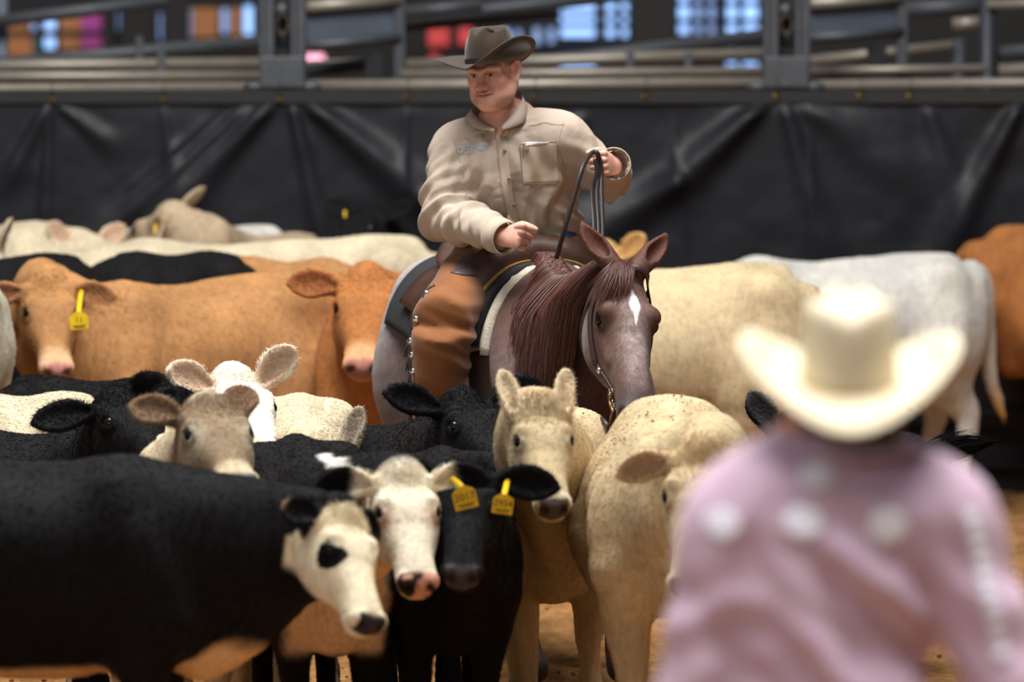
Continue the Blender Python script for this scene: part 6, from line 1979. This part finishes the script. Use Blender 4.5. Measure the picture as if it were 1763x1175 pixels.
def build_man():
    D = 10.0
    X = lambda px, z, dy=0.0: np.array([(px - 881.5) / FPX * D, D + dy, z])
    zz = lambda py: P(881, py, D)[2]
    cx = (1448 - 881.5) / FPX * D
    root = thing('person', (cx, D, 0.0), 'person in a cream straw cowboy hat and mauve shirt, seen from behind near the camera', 'person')
    hc = X(1466, zz(690), 0.02)
    fr = frame(178, 6, 0)
    nb = X(1460, zz(775), 0.0)
    upch, chest, waist, hips = X(1440, zz(830), 0.0), X(1425, zz(930), 0.01), X(1420, zz(1140), 0.02), X(1425, 0.98, 0.02)
    sh = {1: X(1632, zz(890)), -1: X(1262, zz(912))}
    el = {1: X(1742, zz(1185), -0.02), -1: X(1198, zz(1225), 0.0)}
    wr = {1: X(1660, 1.02, 0.20), -1: X(1215, 1.03, 0.22)}
    lo = np.array([el[-1][0] - 0.2, D - 0.35, -0.01]); hi = np.array([el[1][0] + 0.2, D + 0.5, hc[2] + 0.2])
    fd = Field(lo, hi, 0.022, [(hc - 0.14, hc + 0.14, 0.006)])
    q = head_sdf(fd, hc, fr, 1.0)
    fd.tube([q(-0.01, 0, -0.06), nb, nb - [0, 0, 0.06]], [0.056, 0.064, 0.085], k=0.03)
    fd.tube([hips - [0, 0, .03], waist, chest, upch, nb - [0, 0, 0.03]], [0.165, 0.16, 0.18, 0.165, 0.07], [0.11, 0.12, 0.125, 0.10, 0.06], up=(0, 1, 0), k=0.05)
    for g in (1, -1):
        fd.tube([upch * .5 + sh[g] * .5, sh[g], (sh[g] + el[g]) / 2, el[g]], [0.07, 0.066, 0.052, 0.044], k=0.05)
        fd.tube([el[g], (el[g] + wr[g]) / 2, wr[g]], [0.044, 0.042, 0.029], k=0.02)
        hand_sdf(fd, wr[g], np.array([-0.2 * g, 0.8, -0.6]), np.array([-g * 0.6, 0, 0.8]), np.array([-g * 0.8, 0.1, -0.4]), 1.0, 0.5)
        hp_ = hips + [g * 0.09, 0, -0.05]
        kn, an = np.array([hp_[0] + g * 0.03, D + 0.03, 0.52]), np.array([hp_[0] + g * 0.05, D, 0.09])
        fd.tube([hp_, (hp_ + kn) / 2, kn], [0.10, 0.088, 0.062], k=0.05)
        fd.tube([kn, (kn + an) / 2 - [0, 0.015, 0], an], [0.062, 0.058, 0.04], k=0.02)
        fd.tube([an - [0, 0.04, 0.05], an + [0, 0.08, -0.055], an + [0, 0.17, -0.06]], [0.04, 0.042, 0.03], [0.03, 0.03, 0.022], k=0.02)
    V, Q = fd.mesh(2)
    rel = V - hc
    no = fbm(V, 20, 5, 2)
    c = np.tile(L3(196, 140, 116), (len(V), 1))
    hm = (rel @ fr[0] < 0.03) & (np.abs(rel @ fr[1]) < 0.083) & (rel[:, 2] > -0.10) & (rel[:, 2] < 0.2)
    c[hm] = L3(92, 74, 62)
    put('body', V, Q, M_SKIN, root, colors=c)
    for g in (1, -1):
        Ev, Ef = uvball(q(0.0735, g * 0.032, -0.002), 0.0125, 12, 8)
        put('eye', Ev, Ef, M_EYE, root)
    hat = cowboy_hat(root, X(1464, zz(655), 0.0), frame(178, -14, 0), 1.0, M_STRAW, M_STRAWB, crown=(0.086, 0.100, 0.158), brim=(0.200, 0.190), curl=68, dip=0.035, lexp=2.0)
    sf = Field(np.array([el[-1][0] - 0.18, D - 0.30, 0.92]), np.array([el[1][0] + 0.18, D + 0.42, nb[2] + 0.1]), 0.0095)
    sf.tube([hips + [0, 0, 0.0], waist, chest, upch, nb - [0, -0.01, 0.0]], [0.19, 0.188, 0.205, 0.19, 0.082], [0.14, 0.15, 0.15, 0.125, 0.075], up=(0, 1, 0), k=0.05, n=2.3, cap=0.02, sub=8)
    for g in (1, -1):
        sf.tube([nb + [g * 0.05, 0, -0.04], sh[g] + [0, 0, 0.008]], [0.055, 0.075], k=0.05)
        sf.tube([upch * .5 + sh[g] * .5, sh[g], (sh[g] + el[g]) / 2, el[g]], [0.095, 0.090, 0.080, 0.072], k=0.05)
        sf.tube([el[g], (el[g] + wr[g]) / 2, wr[g]], [0.072, 0.060, 0.048], k=0.03)
        dv = nrm(wr[g] - el[g])
        sf.tube([wr[g], wr[g] + dv * 0.1], 0.040, k=0.004, sign=-1, cap=0.004)
    sf.tube([nb + [0, 0.01, 0.02], nb + [0, 0.01, 0.2]], [0.062, 0.075], k=0.01, sign=-1)
    SV, SQ = sf.mesh(2)
    SN = vnormals(SV, SQ)
    SV = fold(SV, SN, [(chest + [0.08, -0.14, -0.1], 0.17, [1, 0, 1.0], 0.11, 0.020), (chest + [-0.08, -0.14, -0.12], 0.17, [1, 0, 0.4], 0.12, 0.018), (waist + [0.02, -0.14, 0], 0.17, [0.8, 0, 1], 0.10, 0.018), (upch + [0, -0.12, -0.05], 0.14, [0.3, 0, 1], 0.10, 0.008),
                       ((el[1] + sh[1]) / 2, 0.16, [0.5, 0, 1], 0.11, 0.012), ((el[-1] + sh[-1]) / 2, 0.16, [-0.5, 0, 1], 0.11, 0.012), (sh[1], 0.12, [1, 0, 0.4], 0.08, 0.010), (sh[-1], 0.12, [1, 0, -0.4], 0.08, 0.010)], 77)
    SV = relax(SV, SQ, 0.4)
    shirt = put('shirt', SV, SQ, M_MAUVE, root)
    bv = bvh_of(SV, SQ)
    into = np.array([0, 1.0, 0])
    V, F = pipe([nb + [0.094 * math.cos(t), 0.086 * math.sin(t), 0.002] for t in np.linspace(0, 2 * math.pi, 40)], 0.006, 8, up=np.array([[math.cos(t), math.sin(t), 0] for t in np.linspace(0, 2 * math.pi, 40)]), rh=0.058)
    put('collar', V, F, M_MAUVE, shirt)
    # white embroidered patches across the shoulders and back
    for px, py, w, h_ in ((1403, 805, 62, 46), (1380, 884, 64, 58), (1525, 893, 66, 58), (1242, 892, 60, 52)):
        pts = [X(px + w / 2 * math.cos(t), zz(py + h_ / 2 * math.sin(t))) for t in np.linspace(0, 2 * math.pi, 25)]
        cc = X(px, zz(py))
        rings = np.array([drape(bv, [cc + (p - cc) * r for p in pts], into, 0.003) for r in np.linspace(0.03, 1, 6)])
        V, F = thick_sheet(rings, np.tile(-into, rings.shape[:2] + (1,)), 0.003)
        put('embroidered_patch', V, F, M_EMB, shirt)
    for y in np.arange(880, 1120, 26):
        x = 1672 + (y - 880) * 0.22
        cc = X(x, zz(y))
        pts = [cc + np.array([0.016 * math.cos(t), 0, 0.012 * math.sin(t)]) for t in np.linspace(0, 2 * math.pi, 13)]
        rings = np.array([drape(bv, [cc + (p - cc) * r for p in pts], into, 0.003) for r in np.linspace(0.05, 1, 4)])
        V, F = thick_sheet(rings, np.tile(-into, rings.shape[:2] + (1,)), 0.003)
        put('sleeve_patch', V, F, M_EMB, shirt)
    V, F = pipe([hips + [0.196 * math.cos(t), 0.146 * math.sin(t), 0.02] for t in np.linspace(0, 2 * math.pi, 40)], 0.004, 8, up=np.array([[math.cos(t), math.sin(t), 0] for t in np.linspace(0, 2 * math.pi, 40)]), rh=0.02)
    put('belt', V, F, M_REDL, root)
    jf = Field(np.array([hips[0] - 0.3, D - 0.25, 0.04]), np.array([hips[0] + 0.3, D + 0.25, 1.06]), 0.015)
    jf.tube([hips - [0, 0, 0.06], hips + [0, 0, 0.03]], [0.175, 0.178], [0.125, 0.13], up=(0, 1, 0), k=0.03, cap=0.02)
    for g in (1, -1):
        hp_ = hips + [g * 0.09, 0, -0.05]
        kn, an = np.array([hp_[0] + g * 0.03, D + 0.03, 0.52]), np.array([hp_[0] + g * 0.05, D, 0.09])
        jf.tube([hp_, (hp_ + kn) / 2, kn, (kn + an) / 2, an + [0, 0, 0.02]], [0.112, 0.10, 0.080, 0.076, 0.085], k=0.05)
        bt = Field(an - 0.14, an + np.array([0.14, 0.30, 0.12]), 0.010)
        bt.tube([an + [0, 0, 0.06], an - [0, 0, 0.03]], [0.05, 0.045], k=0.02)
        bt.tube([an - [0, 0.05, 0.055], an + [0, 0.08, -0.055], an + [0, 0.19, -0.06]], [0.040, 0.046, 0.028], [0.034, 0.034, 0.026], k=0.03)
        V, Q = bt.mesh(2)
        put('boot', V, Q, M_LEATHER, root)
    V, Q = jf.mesh(2)
    put('jeans', V, Q, M_DENIM, root)


build_man()
